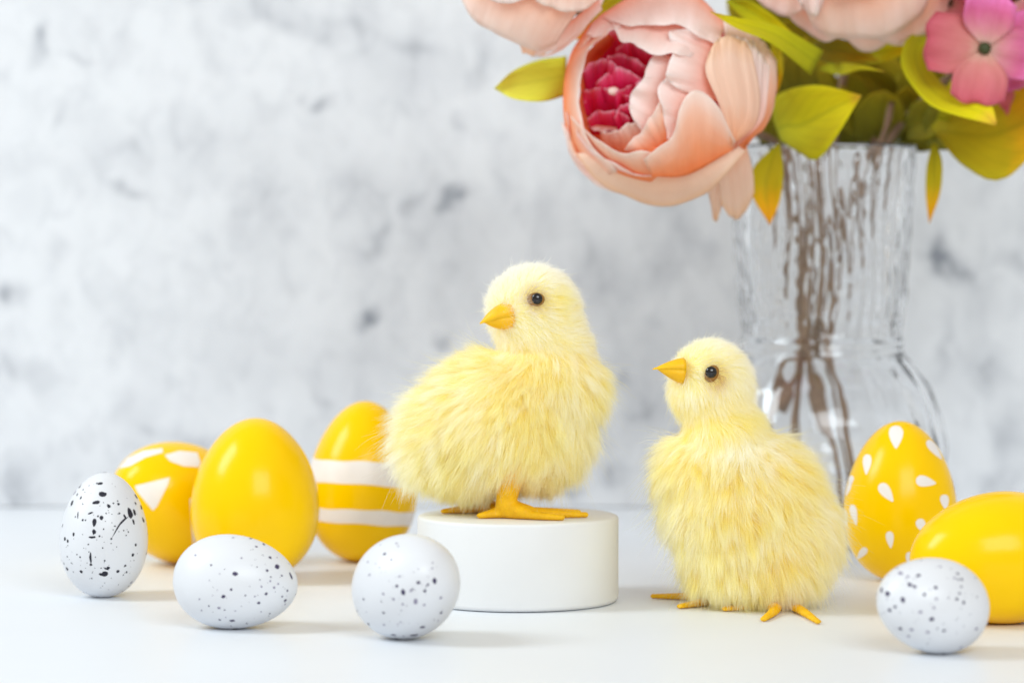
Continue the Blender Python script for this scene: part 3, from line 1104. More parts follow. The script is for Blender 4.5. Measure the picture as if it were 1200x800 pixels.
# lower front rim
P([(690, 172), (718, 200), (770, 214), (806, 204)], [(668, 136), (694, 158), (727, 180), (756, 178), (800, 182)], 'petal', off=0.02, lift=0.16, rip=0.03, tuck=0.25)
P([(676, 162), (700, 188), (745, 207), (778, 213)], [(676, 150), (694, 176), (735, 200), (790, 208)], 'petal_pale', off=0.06, lift=0.06, tuck=0.25)
# top petals
P([(700, 20), (760, -14), (812, -8), (850, 28)], [(720, 26), (765, 31), (800, 32), (842, 54)], 'petal_pale', off=0.02, lift=0.14, rip=0.03)
P([(712, 12), (760, 14), (806, 20), (835, 42)], [(718, 28), (727, 46), (741, 49), (750, 59), (770, 66), (790, 62), (810, 66)], 'petal_pale', off=0.0, lift=0.10, rip=0.03)
P([(696, 24), (716, 14), (742, 18)], [(686, 43), (708, 41), (726, 32)], 'petal_pale', off=0.02, lift=0.10)
P([(672, 60), (690, 30), (720, 8)], [(684, 56), (700, 38), (722, 24)], 'petal', off=0.0, lift=0.08)
# inner petals right of the crimson heart
P([(796, 66), (794, 100), (782, 140), (770, 172)], [(768, 63), (757, 84), (740, 108), (738, 122), (746, 148)], 'petal_pale', off=-0.10, lift=0.05, rip=0.05)
P([(706, 182), (752, 186)], [(704, 158), (728, 150), (746, 142)], 'petal', off=-0.22, lift=0.10, right=[(756, 166)])
P([(790, 160), (775, 176), (752, 182)], [(776, 114), (766, 134), (744, 160), (732, 177)], 'petal', off=-0.02, lift=0.08, rip=0.04)
P([(840, 92), (826, 122), (808, 152), (800, 172)], [(796, 74), (776, 98), (772, 114), (778, 142), (784, 164)], 'petal_pale', off=0.0, lift=0.09, rip=0.05)
P([(845, 120), (850, 84), (842, 52)], [(800, 108), (778, 88), (790, 62), (785, 38), (815, 33)], 'petal_pale', off=0.03, lift=0.10, rip=0.07)
# big front right petals
P([(764, 207), (806, 205), (858, 176)], [(754, 188), (786, 160), (797, 126), (815, 106), (840, 124), (862, 164)], 'petal', off=0.10, lift=0.10, rip=0.02)
P([(857, 171), (862, 167)], [(831, 60), (848, 43), (868, 46), (881, 62)], 'petal_sand', off=0.14, lift=0.10, left=[(842, 122), (827, 84)], right=[(886, 144), (890, 108)], rip=0.04)
P([(858, 178), (872, 165)], [(858, 40), (880, 48), (902, 76)], 'petal_pale', off=0.02, lift=0.08, left=[(862, 110)], right=[(894, 140), (900, 108)], rip=0.07)
# crimson heart petals
for (b_, t_, o_, l_) in (([(690, 150), (760, 150)], [(684, 120), (704, 112), (730, 116), (758, 112)], -0.62, 0.10),
                         ([(694, 90), (770, 100)], [(690, 62), (706, 40), (730, 34), (770, 66)], -0.72, 0.14),
                         ([(722, 84), (772, 92)], [(722, 58), (736, 46), (752, 56), (774, 64)], -0.60, 0.16),
                         ([(706, 96), (758, 98)], [(712, 68), (728, 62), (746, 72), (766, 82)], -0.52, 0.16),
                         ([(688, 118), (716, 108)], [(682, 84), (692, 76), (706, 68), (722, 78)], -0.56, 0.24),
                         ([(698, 122), (758, 116)], [(698, 96), (714, 84), (732, 80), (752, 92)], -0.46, 0.18),
                         ([(686, 136), (738, 130)], [(682, 108), (698, 102), (720, 106), (738, 112)], -0.46, 0.16),
                         ([(722, 132), (762, 122)], [(722, 110), (736, 100), (750, 98), (760, 104)], -0.38, 0.12),
                         ([(694, 158), (740, 158)], [(688, 140), (704, 130), (722, 130), (738, 140)], -0.40, 0.14),
                         ([(724, 156), (752, 140)], [(720, 136), (732, 122), (746, 120), (754, 128)], -0.34, 0.14)):
    P(b_, t_, 'crimson', off=o_, lift=l_ * 1.3, rip=0.08, name='heart_petal', cup=0.08, pleat=0.05)
P([(690, 146), (730, 150)], [(688, 150), (708, 154), (728, 155)], 'petal_pale', off=-0.33, lift=0.06, name='heart_petal')
V, Fc = blob(at(719, 107, D - 0.031), 0.0024, 0.0022, 0.0018, 10)
link('stamen', mesh('stamen', V, Fc), M['stamen'], fl)
Mstem = [at(860, 150, D + 0.045), at(905, 165, VD - 0.02), at(925, 200, VD - 0.018), at(944, 300, VD - 0.004), at(955, 400, VD + 0.005), at(985, 500, VD + 0.012), at(1000, 605, VD + 0.02)]
stem(fl, Mstem, 0.0019)
# its leaves
leaf(fl, [(664, 66), (630, 71), (600, 84), (579, 104)], [(664, 112), (636, 119), (602, 116), (579, 104)], M['leaf_lime'], 1.275, 1.255, fold=0.003, tilt=0.022)
leaf(fl, [(965, 60), (915, 32), (870, 22), (832, 14)], [(950, 88), (905, 52), (862, 33), (832, 14)], M['leaf'], 1.27, 1.20, fold=0.004, tilt=0.014)
leaf(fl, [(862, 0), (880, 2), (905, 18), (930, 40)], [(850, 2), (868, 20), (895, 34), (930, 40)], M['leaf'], 1.26, 1.27, fold=0.003)
leaf(fl, [(906, 140), (910, 112), (955, 100), (1010, 112)], [(915, 165), (935, 178), (962, 184), (1010, 112)], M['leaf'], 1.31, 1.265, fold=0.011, tilt=0.012)
leaf(fl, [(912, 168), (884, 195), (880, 225), (902, 264)], [(914, 168), (918, 200), (914, 235), (902, 264)], M['leaf_orange'], 1.30, 1.285, fold=0.003)
leaf(fl, [(918, 45), (905, 50), (903, 80), (906, 118)], [(922, 50), (917, 62), (917, 90), (906, 118)], M['leaf_orange'], 1.29, 1.29, fold=0.002)

# -------- upper left peony (cut by the top of the picture)
C, R, D = (624, -28), 90, 1.24
fl = empty('peony', at(C[0], C[1], D))
tag(fl, 'peach peony bloom at the upper left of the bouquet, cut by the picture top', 'flower', 'artificial peonies in the glass vase')
P = lambda base, tip, mat='petal', **k: petal(fl, C, R, D, base, tip, M[mat], **k)
V, Fc = blob(at(C[0], C[1] - 10, D + 0.004), 0.024, 0.02, 0.026)
link('flower_heart', mesh('flower_heart', V, Fc, True, [(0, 0.5)] * len(V)), M['petal'], fl)
P([(660, 58), (690, 20), (712, -40)], [(625, 70), (662, 56), (704, 8), (712, -40)], 'petal_pale', off=-0.16, lift=0.06)
P([(605, 40), (640, 48)], [(612, 62), (624, 66), (650, 60)], 'petal_sand', off=-0.2, lift=0.05)
P([(545, -70), (600, -100), (660, -90)], [(536, -8), (560, 28), (592, 46), (626, 58), (652, 52)], 'petal', off=0.06, lift=0.12, right=[(690, -20)], rip=0.03)
P([(630, -90), (690, -80), (714, -40)], [(628, 0), (652, 12), (668, 16), (690, 8), (703, -2)], 'petal', off=0.14, lift=0.14, rip=0.03)
P([(560, -90), (600, -110), (650, -100)], [(560, -8), (590, 4), (630, -2), (660, -14)], 'petal_pale', off=0.18, lift=0.14, rip=0.03)
P([(540, -100), (620, -125), (700, -100)], [(548, -40), (600, -30), (660, -34), (700, -50)], 'petal_pale', off=0.16, lift=0.16, rip=0.03)
P([(650, 40), (700, 0)], [(622, 68), (668, 48), (706, 10)], 'petal_pale', off=-0.10, lift=0.02)
stem(fl, [at(650, 0, D + 0.05), at(760, 60, D + 0.09), at(880, 150, VD + 0.01), at(915, 200, VD + 0.02), at(938, 320, VD + 0.01), at(945, 400, VD - 0.006), at(925, 500, VD - 0.02), at(918, 600, VD - 0.028)], 0.0019)
leaf(fl, [(720, -5), (712, 0), (690, 18), (664, 46)], [(735, 5), (722, 14), (690, 44), (664, 46)], M['leaf_orange'], 1.28, 1.27, fold=0.002)
leaf(fl, [(735, -20), (720, -10), (700, 5), (690, 20)], [(760, 0), (740, 10), (715, 22), (690, 20)], M['leaf_dark'], 1.29, 1.29)

# -------- upper right peony
C, R, D = (1002, -48), 112, 1.30
fl = empty('peony', at(C[0], C[1], D))
tag(fl, 'peach peony bloom above the vase mouth, only its underside in view', 'flower', 'artificial peonies in the glass vase')
P = lambda base, tip, mat='petal', **k: petal(fl, C, R, D, base, tip, M[mat], **k)
V, Fc = blob(at(C[0], C[1] - 10, D + 0.006), 0.034, 0.026, 0.036)
link('flower_heart', mesh('flower_heart', V, Fc, True, [(0, 0.5)] * len(V)), M['petal'], fl)
P([(925, -60), (1000, -20), (1075, -40)], [(916, 8), (946, 38), (966, 51), (986, 45), (1010, 60), (1034, 53), (1060, 36)], 'petal', off=-0.06, lift=0.05, rip=0.05)
P([(1020, -60), (1075, -60), (1110, -90)], [(1030, 50), (1052, 54), (1078, 44), (1104, 28), (1117, -6)], 'petal', off=-0.02, lift=0.08, rip=0.05)
P([(885, -90), (930, -80), (960, -60)], [(868, -14), (904, 12), (934, 18), (950, 2)], 'petal', off=-0.02, lift=0.06, rip=0.04)
P([(950, -100), (1010, -110), (1070, -100)], [(944, 14), (958, 36), (1000, 46), (1042, 45), (1076, 20), (1092, -10)], 'petal', off=0.08, lift=0.10, rip=0.05)
P([(930, -100), (960, -110), (990, -100)], [(928, -10), (944, 12), (958, 20), (966, -2)], 'petal_pale', off=0.14, lift=0.12, rip=0.06)
P([(960, -110), (1010, -120), (1060, -110)], [(958, -20), (985, -6), (1030, -10), (1060, -26)], 'petal_pale', off=0.2, lift=0.12, rip=0.04)
stem(fl, [at(1000, 20, D + 0.05), at(985, 110, VD), at(975, 180, VD + 0.006), at(952, 320, VD + 0.012), at(940, 400, VD + 0.014), at(905, 500, VD + 0.0), at(890, 600, VD + 0.005)], 0.0019)
leaf(fl, [(958, 82), (975, 74), (1005, 76), (1037, 84)], [(960, 82), (985, 88), (1008, 82), (1037, 84)], M['leaf'], 1.33, 1.26, fold=0.002)
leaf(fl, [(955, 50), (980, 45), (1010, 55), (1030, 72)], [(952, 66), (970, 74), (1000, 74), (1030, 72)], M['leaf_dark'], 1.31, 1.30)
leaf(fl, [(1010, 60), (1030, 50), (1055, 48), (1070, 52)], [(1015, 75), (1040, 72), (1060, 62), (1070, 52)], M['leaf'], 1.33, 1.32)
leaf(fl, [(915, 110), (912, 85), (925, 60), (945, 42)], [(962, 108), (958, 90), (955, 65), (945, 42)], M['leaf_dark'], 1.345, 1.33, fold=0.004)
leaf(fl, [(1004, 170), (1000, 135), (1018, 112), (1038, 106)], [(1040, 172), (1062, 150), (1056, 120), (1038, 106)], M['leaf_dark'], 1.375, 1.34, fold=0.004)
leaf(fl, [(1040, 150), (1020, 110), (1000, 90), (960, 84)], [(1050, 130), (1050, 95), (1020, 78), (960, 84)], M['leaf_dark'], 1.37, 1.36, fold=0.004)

# -------- hydrangea at the upper right
HD = 1.29
fl = empty('hydrangea', at(1180, 30, HD))
tag(fl, 'pink and coral hydrangea head at the right edge above the vase', 'flower')


def floret(cx, cy, dd, size, rot, mats, tilt=0.0, shapes=None):
    rt = None
    V, Fc = blob(at(cx, cy, dd - 0.003), 0.0028, 0.0022, 0.0028, 10)
    rt = link('floret', mesh('floret', V, Fc), M['bead'], fl)
    for k in range(4):
        a = math.radians(rot + 90 * k)
        L_ = size * (shapes[k] if shapes else random.uniform(0.9, 1.1))
        ux, uy = math.cos(a), -math.sin(a)
        vx_, vy_ = -uy, ux
        w = L_ * 1.08

        def q(f, g):
            return (cx + ux * L_ * f + vx_ * w * g, cy + uy * L_ * f + vy_ * w * g)
        G = coons([q(0.06, -0.07), q(0.06, 0.07)], [q(0.86, -0.44), q(0.98, -0.2), q(0.95, 0.02), q(1.0, 0.22), q(0.86, 0.45)], [q(0.42, -0.42)], [q(0.42, 0.42)], 12, 10)
        ss = dd / F

        def fn(p, u, v, k=k):
            z = 8 * math.sin(v * 2.2) + 10 * v * v * (0.6 if k % 2 else -0.2) + 7 * v * math.sin(6 * u + 2 * k) + 3.5 * v * v * math.sin(15 * u + k) + (2 * u - 1) ** 2 * 5 * v
            return at(p[0], p[1], dd - z * ss - 0.0012 * (k % 2))
        o = link('floret_petal', grid_mesh('floret_petal', G, fn), M[mats[k]], rt)
        thick(o)


floret(1154, 57, 1.262, 66, -8, ['pink', 'pink', 'coral', 'coral'], shapes=[0.95, 0.95, 1.1, 1.02])
floret(1222, 62, 1.275, 60, 20, ['pink', 'pink', 'pink', 'pink'])
floret(1110, 2, 1.30, 44, 30, ['pink', 'pink', 'pink', 'pink'])
floret(1190, -6, 1.285, 48, 40, ['crimson', 'pink', 'crimson', 'pink'])
floret(1150, -40, 1.28, 50, 10, ['pink', 'pink', 'crimson', 'crimson'])
floret(1235, 0, 1.30, 50, 10, ['pink', 'coral', 'crimson', 'pink'])
floret(1215, 110, 1.31, 42, 30, ['coral', 'pink', 'coral', 'pink'])
V, Fc = blob(at(1185, 10, 1.335), 0.026, 0.02, 0.026)
link('flower_heart', mesh('flower_heart', V, Fc, True, [(0, 0.5)] * len(V)), M['leaf_dark'], fl)
stem(fl, [at(1150, 60, 1.33), at(1090, 110, 1.35), at(1045, 160, VD), at(1030, 200, VD + 0.006), at(985, 320, VD - 0.004), at(968, 400, VD - 0.010), at(990, 470, VD - 0.024), at(1010, 600, VD - 0.028)], 0.0019)
leaf(fl, [(1092, 34), (1064, 44), (1056, 76), (1078, 112), (1104, 130), (1166, 147)], [(1094, 36), (1086, 66), (1102, 96), (1126, 112), (1160, 122), (1168, 144)], M['leaf'], 1.30, 1.245, fold=0.004, tilt=-0.012)
leaf(fl, [(1098, 140), (1108, 105), (1125, 85), (1150, 80)], [(1130, 145), (1150, 130), (1165, 105), (1150, 80)], M['leaf'], 1.325, 1.32, fold=0.004)
leaf(fl, [(1090, 150), (1120, 120), (1190, 100), (1250, 130)], [(1095, 155), (1130, 195), (1180, 208), (1250, 130)], M['leaf_orange'], 1.33, 1.285, fold=0.008, tilt=0.03)
leaf(fl, [(1080, 140), (1100, 110), (1150, 96), (1200, 100)], [(1085, 170), (1110, 176), (1160, 150), (1200, 100)], M['leaf_dark'], 1.345, 1.33, fold=0.004)
leaf(fl, [(1093, 168), (1086, 195), (1085, 230), (1089, 262)], [(1097, 168), (1104, 190), (1102, 225), (1089, 262)], M['leaf_orange'], 1.30, 1.30, fold=0.002)
leaf(fl, [(1060, 140), (1072, 120), (1100, 112), (1118, 122)], [(1062, 165), (1085, 165), (1105, 150), (1118, 122)], M['leaf_dark'], 1.35, 1.34)

# -------- greenery filling the mouth of the vase: sprigs with their own stems
for k, (x0, y0, specs, bx) in enumerate((
    (955, 150, [([(930, 160), (905, 150), (890, 130), (885, 110)], [(940, 150), (925, 130), (905, 115), (885, 110)]), ([(960, 165), (940, 140), (935, 115), (940, 95)], [(985, 165), (985, 140), (970, 115), (940, 95)]),
                 ([(900, 175), (890, 165), (880, 150), (872, 120)], [(925, 175), (915, 155), (895, 135), (872, 120)])], 930),
    (1030, 150, [([(1010, 165), (985, 150), (975, 130), (985, 100)], [(1030, 165), (1020, 140), (1005, 115), (985, 100)]), ([(1040, 165), (1035, 140), (1045, 115), (1065, 100)], [(1070, 165), (1085, 145), (1085, 120), (1065, 100)]),
                 ([(1050, 170), (1080, 140), (1100, 135), (1130, 140)], [(1060, 175), (1085, 178), (1110, 165), (1130, 140)])], 985))):
    fl = empty('leaf_sprig', at(x0, 172, VD + 0.01))
    tag(fl, ['olive leaf sprig at the left of the vase mouth, behind the peony', 'olive leaf sprig at the right of the vase mouth, under the hydrangea'][k], 'leaf sprig', 'leaf sprigs in the glass vase')
    for (L_, R_) in (([([(890, 170), (888, 130), (900, 90), (935, 50)], [(960, 170), (985, 130), (975, 80), (935, 50)]), ([(900, 90), (890, 60), (905, 30), (960, 15)], [(950, 100), (985, 80), (985, 45), (960, 15)]), ([(900, 70), (868, 40), (852, 10), (860, -25)], [(950, 60), (940, 20), (905, -10), (860, -25)])] if k == 0 else
                     [([(960, 170), (965, 120), (990, 80), (1030, 55)], [(1050, 170), (1075, 130), (1065, 85), (1030, 55)]), ([(1030, 165), (1035, 120), (1060, 80), (1100, 60)], [(1100, 165), (1135, 130), (1130, 90), (1100, 60)]),
                      ([(1000, 80), (1020, 50), (1060, 30), (1110, 40)], [(1010, 110), (1050, 110), (1090, 90), (1110, 40)])])):
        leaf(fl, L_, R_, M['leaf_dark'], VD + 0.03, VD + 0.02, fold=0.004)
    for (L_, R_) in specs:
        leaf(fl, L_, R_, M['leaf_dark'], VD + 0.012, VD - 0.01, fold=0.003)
    stem(fl, [at(x0, 110, VD + 0.005), at(x0 - 8, 175, VD + 0.012), at((x0 + 940) / 2, 300, VD + 0.016), at(948 + 10 * k, 400, VD + 0.012), at(bx, 500, VD + 0.02), at(bx + (20 if k else -20), 605, VD + 0.03)], 0.0016)
    stem(fl, [at(x0 + 15, 120, VD - 0.012), at(x0 - 2, 175, VD - 0.014), at(955 - 12 * k, 330, VD - 0.012), at(935 + 14 * k, 420, VD - 0.014), at(900 + 70 * k, 520, VD - 0.02), at(895 + 90 * k, 600, VD - 0.03)], 0.0014)


# ------------------------------------------------------------------ chicks
def fused(name, balls, voxel, smooth_it=6):
    """one continuous skin over several ellipsoids"""
    V, Fc = merge([blob(c, rx, ry, rz, 16) for (c, rx, ry, rz) in balls])
    me = mesh(name + '_tmp', V, Fc)
    o = bpy.data.objects.new(name + '_tmp', me)
    COL.objects.link(o)
    r = o.modifiers.new('r', 'REMESH')
    r.mode = 'VOXEL'
    r.voxel_size = voxel
    if smooth_it:
        sm = o.modifiers.new('s', 'SMOOTH')
        sm.factor = 0.6
        sm.iterations = smooth_it
    dg = bpy.context.evaluated_depsgraph_get()
    out = bpy.data.meshes.new_from_object(o.evaluated_get(dg))
    out.name = name
    bpy.data.objects.remove(o)
    bpy.data.meshes.remove(me)
    out.polygons.foreach_set('use_smooth', [True] * len(out.polygons))
    return out


def sample_surface(me, n):
    me.calc_loop_triangles()
    nv = len(me.vertices)
    co = np.empty(nv * 3, np.float32)
    me.vertices.foreach_get('co', co)
    co = co.reshape(-1, 3).astype(np.float64)
    no = np.empty(nv * 3, np.float32)
    me.vertices.foreach_get('normal', no)
    no = no.reshape(-1, 3)
    tr = np.empty(len(me.loop_triangles) * 3, np.int32)
    me.loop_triangles.foreach_get('vertices', tr)
    tr = tr.reshape(-1, 3)
    a, b, c = co[tr[:, 0]], co[tr[:, 1]], co[tr[:, 2]]
    ar = np.linalg.norm(np.cross(b - a, c - a), axis=1)
    idx = rng.choice(len(tr), n, p=ar / ar.sum())
    u, v = rng.random(n), rng.random(n)
    fl_ = u + v > 1
    u[fl_], v[fl_] = 1 - u[fl_], 1 - v[fl_]
    w = 1 - u - v
    p = a[idx] * w[:, None] + b[idx] * u[:, None] + c[idx] * v[:, None]
    q = no[tr[idx, 0]] * w[:, None] + no[tr[idx, 1]] * u[:, None] + no[tr[idx, 2]] * v[:, None]
    q /= np.linalg.norm(q, axis=1)[:, None] + 1e-9
    return p, q


def nrm(a):
    return a / (np.linalg.norm(a, axis=1)[:, None] + 1e-9)


def snoise(p, freq, seed):
    """cheap smooth value noise from a few sines"""
    r = np.random.default_rng(seed)
    out = np.zeros(len(p))
    for _ in range(7):
        k = r.normal(size=3)
        k = k / np.linalg.norm(k) * freq * r.uniform(0.6, 1.6)
        out += np.sin(p @ k + r.uniform(0, 6.28))
    return out / 7 ** 0.5


def down(parent, me, n, flow, length, rise, tint, nclump, lockw, rad=0.000052, seed=1):
    p, nn = sample_surface(me, n)
    f = flow(p)
    # swirl the flow a little so that locks form
    f = f + 0.35 * np.stack([snoise(p, 260, seed), snoise(p, 260, seed + 1), snoise(p, 260, seed + 2)], 1)
    f = nrm(f - nn * np.sum(f * nn, 1)[:, None])
    L = length(p) * rng.uniform(0.55, 1.25, n)
    ri = rise(p) * rng.uniform(0.75, 1.3, n)
    fly = rng.random(n) < 0.025
    L = np.where(fly, L * 1.45, L)
    ri = np.where(fly, ri * 2.2 + 0.3, ri)
    K = 6
    t = np.linspace(0, 1, K)
    jit = rng.normal(size=(n, 3)) * 0.16
    direction = nrm(nn * ri[:, None] + f + jit)
    first = nrm(nn * (ri[:, None] * 1.7 + 0.35) + f * 0.75 + jit * 0.6)
    pts = np.empty((n, K, 3))
    curl = rng.normal(size=(n, 3)) * 0.10
    for k in range(K):
        tk = t[k]
        pts[:, k] = p + L[:, None] * (first * (tk - tk * tk * 0.5) + direction * (tk * tk * 0.5) + curl * tk ** 3 + np.array([0, 0, -0.16]) * tk ** 2.2)
    # locks: pull the ends towards a guide strand near by
    ci = rng.choice(n, nclump, replace=False)
    from mathutils.kdtree import KDTree
    kd = KDTree(nclump)
    for j, c in enumerate(ci):
        kd.insert(p[c], j)
    kd.balance()
    nj = np.fromiter((kd.find(q)[1] for q in p), dtype=np.int64, count=n)
    near = ci[nj]
    amt = np.where(fly, 0.05, 1.0) * np.clip(0.62 + 0.35 * snoise(p, 300, seed + 9), 0.1, 0.92) * rng.uniform(0.45, 1.0, n)
    amt = amt * lockw(p) * 0.72
    # every lock is a little longer, shorter or turned
    lk_len = rng.normal(0, 0.09, nclump)[nj]
    lk_turn = (rng.normal(size=(nclump, 3)) * 0.09)[nj]
    lk_tint = rng.normal(0, 1.0, nclump)[nj]
    for k in range(1, K):
        tgt = pts[near, k] + (p - p[near]) * (0.22)
        pts[:, k] += (tgt - pts[:, k]) * (amt * t[k] ** 1.2)[:, None]
        pts[:, k] += ((pts[:, k] - p) * lk_len[:, None] + lk_turn * L[:, None] * t[k] ** 1.5) * lockw(p)[:, None]
    # keep everything above what it stands on
    cv = bpy.data.hair_curves.new('down')
    cv.add_curves([K] * n)
    cv.attributes['position'].data.foreach_set('vector', pts.astype(np.float32).ravel())
    ra = cv.attributes.get('radius') or cv.attributes.new('radius', 'FLOAT', 'POINT')
    prof = np.array([1.0, 1.0, 0.92, 0.78, 0.55, 0.22])
    rr = (rad * rng.uniform(0.7, 1.25, n))[:, None] * prof[None]
    ra.data.foreach_set('value', rr.astype(np.float32).ravel())
    tc = cv.attributes.new('tint', 'FLOAT_COLOR', 'POINT')
    c, whit = tint(p, lk_tint)
    # deeper yellow at the root, paler towards the tip
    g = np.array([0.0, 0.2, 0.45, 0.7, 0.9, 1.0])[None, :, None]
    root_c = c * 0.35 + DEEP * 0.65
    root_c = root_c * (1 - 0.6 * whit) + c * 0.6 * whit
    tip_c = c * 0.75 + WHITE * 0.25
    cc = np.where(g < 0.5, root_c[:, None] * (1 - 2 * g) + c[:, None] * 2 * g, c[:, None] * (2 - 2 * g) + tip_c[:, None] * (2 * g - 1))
    cc = np.clip(cc, 0, 0.996)
    tc.data.foreach_set('color', np.concatenate([cc, np.ones((n, K, 1))], 2).astype(np.float32).ravel())
    cv.materials.append(M['down'])
    o = bpy.data.objects.new('down', cv)
    COL.objects.link(o)
    o.parent = parent
    o.matrix_basis = parent_world(parent).inverted()
    o['kind'] = 'stuff'
    return o


def sm01(x, a, b):
    t = np.clip((x - a) / (b - a), 0, 1)
    return t * t * (3 - 2 * t)


CREAM = np.array([0.995, 0.985, 0.84])
WHITE = np.array([0.995, 0.992, 0.95])
YEL = np.array([0.992, 0.955, 0.54])
DEEP = np.array([0.99, 0.895, 0.32])


def beak_mesh(base, tip, w, hu, hl, blunt=1.25):
    """short conical bill: upper and lower halves with the gape line between them"""
    base, tip = Vector(base), Vector(tip)
    ax = (tip - base)
    L = ax.length
    ax.normalize()
    side = ax.cross(Vector((0, 0, 1))).normalized()
    up = side.cross(ax)

    def half(sign, h, Lh, droop):
        V, Fc = [], []
        n, m = 12, 9
        for j in range(m + 1):
            t = j / m
            k = max(1 - t ** blunt, 0.06)
            c = base + ax * (L * Lh * t) - up * (droop * h * t * t)
            for i in range(n):
                a = 2 * math.pi * i / n
                x, y = math.cos(a) * w * k, math.sin(a)
                y = (max(y, 0) * h if sign > 0 else min(y, 0) * h) * k + (-sign * 0.03 * h if (y * sign < 0) else 0)
                V.append(c + side * x + up * (y + sign * 0.00014))
        for j in range(m):
            for i in range(n):
                i2 = (i + 1) % n
                Fc.append((j * n + i, j * n + i2, (j + 1) * n + i2, (j + 1) * n + i))
        Fc.append(tuple(range(m * n, m * n + n)))
        Fc.append(tuple(range(n - 1, -1, -1)))
        return V, Fc
    return merge([half(1, hu, 1.0, 0.22), half(-1, hl, 0.93, 0.0)])


def ball_part(name, c, r, mat, parent, squash=(1, 1, 1), rot=0.0):
    V, Fc = blob(Vector((0, 0, 0)), r * squash[0], r * squash[1], r * squash[2], 14)
    Rm = Matrix.Rotation(rot, 3, 'Y')
    V = [c + Rm @ v for v in V]
    return link(name, mesh(name, V, Fc), mat, parent)


def foot(root, ankle, top, toes, r=0.0021):
    """leg and splayed toes fused into one piece; toes are lists of points on the surface"""
    balls = []

    def chain(pts, r0, r1, flat=0.6):
        for a, b in zip(pts[:-1], pts[1:]):
            n = max(2, int((b - a).length / 0.0009))
            for i in range(n + 1):
                t = i / n
                balls.append((a.lerp(b, t), None))
    objs = []
    for (a, b, r0, r1, fl_) in [(top, ankle, r * 1.25, r, 1.0)]:
        n = 14
        for i in range(n + 1):
            t = i / n
            rr = r0 + (r1 - r0) * t
            objs.append((a.lerp(b, t), rr, rr, rr))
    for pts in toes:
        C_ = cat_rom(pts, 14)
        for i, p in enumerate(C_):
            t = i / 14
            rr = r * (0.95 - 0.5 * t)
            objs.append((Vector((p.x, p.y, p.z + rr * 0.62)), rr, rr, rr * 0.66))
    for pts in toes[:3]:
        for q in range(6):
            t = q / 6
            c_ = ankle.lerp(Vector((pts[1].x, pts[1].y, pts[1].z + r * 0.5)), t)
            objs.append((c_, r * (1.0 - 0.25 * t), r * (1.0 - 0.25 * t), r * (0.95 - 0.4 * t)))
    me = fused('foot', objs, 0.0005, 4)
    return link('foot', me, M['foot'], root)


# -------- bigger chick on the podium
D1 = 1.134
S1 = D1 / F


def PX(x, y, z=0.0):          # z in px towards the viewer
    return at(x, y, D1 - z * S1)


ch = empty('chick', Vector((at(600, 600, D1).x, D1, POD_TOP)))
tag(ch, 'fluffy yellow toy chick standing on the white round podium, head turned back', 'toy chick', 'fluffy toy chicks')
balls = [(PX(624, 364, 4), 50, 44, 49), (PX(632, 385, 2), 48, 44, 44), (PX(645, 415, 0), 46, 44, 46), (PX(636, 452, 0), 64, 58, 60), (PX(592, 494, 0), 90, 74, 78), (PX(528, 506, -4), 46, 50, 48),
         (PX(553, 533, -4), 58, 50, 48), (PX(632, 536, -4), 26, 26, 34), (PX(598, 528, -26), 34, 30, 34), (PX(514, 520, -2), 36, 36, 40), (PX(630, 500, 0), 55, 55, 60)]
body_me = fused('body', [(c, a * S1, b * S1, e * S1) for (c, a, b, e) in balls], 0.0012, 16)
body = link('body', body_me, M['skin'], ch)
bk = np.array(PX(592, 376, 20))
hd = np.array(PX(624, 364, 4))
nk = np.array(PX(650, 405, 0))


def px_of(p):
    """rough photo px of points near the bigger chick"""
    return 600 + p[:, 0] / S1, p[:, 2] / S1


ZH1 = PX(600, 408).z


def surface_front(me, px, py):
    bv = BVHTree.FromPolygons([v.co.copy() for v in me.vertices], [tuple(q.vertices) for q in me.polygons])
    h = bv.ray_cast(CAMP, ray(px, py))
    return h[0], h[1]


e1, n1_ = surface_front(body_me, 628, 351)


def head_w1(p):
    z = p[:, 2] + 0.10 * (p[:, 0] - nk[0])
    return sm01(z, PX(0, 424).z, PX(0, 404).z) * sm01(p[:, 0], PX(540, 0).x, PX(572, 0).x)


def flow1(p):
    h = head_w1(p)[:, None]
    fh = nrm(p - bk) + np.array([0.15, 0, -0.1])
    left = sm01(-p[:, 0], -PX(650, 0).x, -PX(500, 0).x)[:, None]
    fb = nrm(p - nk) * 0.55 + np.array([-0.2, 0, -0.75]) * (1 - left) + np.array([-0.75, 0, -0.45]) * left
    low = sm01(-p[:, 2], -PX(0, 520).z, -PX(0, 570).z)[:, None]
    fb = fb * (1 - low) + np.array([-0.15, 0, -1.0]) * low
    return fh * h + fb * (1 - h)


def len1(p):
    h = head_w1(p)
    L = 0.0102 * (1 - h) + 0.0052 * h
    near_bk = np.exp(-np.sum((p - bk) ** 2, 1) / 0.0075 ** 2)
    near_eye = np.exp(-np.sum((p - np.array(e1)) ** 2, 1) / 0.0045 ** 2)
    low = sm01(-p[:, 2], -PX(0, 535).z, -PX(0, 575).z)
    leg = np.exp(-((p[:, 0] - PX(600, 0).x) / 0.0062) ** 2) * np.exp(-((p[:, 2] - PX(0, 574).z) / 0.0075) ** 2) * (p[:, 1] < D1)
    tl = sm01(-p[:, 0], -PX(540, 0).x, -PX(470, 0).x)
    return L * (1 + 0.12 * tl) * (1 - 0.38 * near_bk) * (1 - 0.70 * near_eye) * (1 - 0.42 * low) * (1 - 0.8 * leg)


def rise1(p):
    h = head_w1(p)
    left = sm01(-p[:, 0], -PX(560, 0).x, -PX(480, 0).x)
    return 0.46 * (1 - h) + 0.44 * h + 0.6 * left * (1 - h)


BROWN = np.array([0.66, 0.36, 0.07])


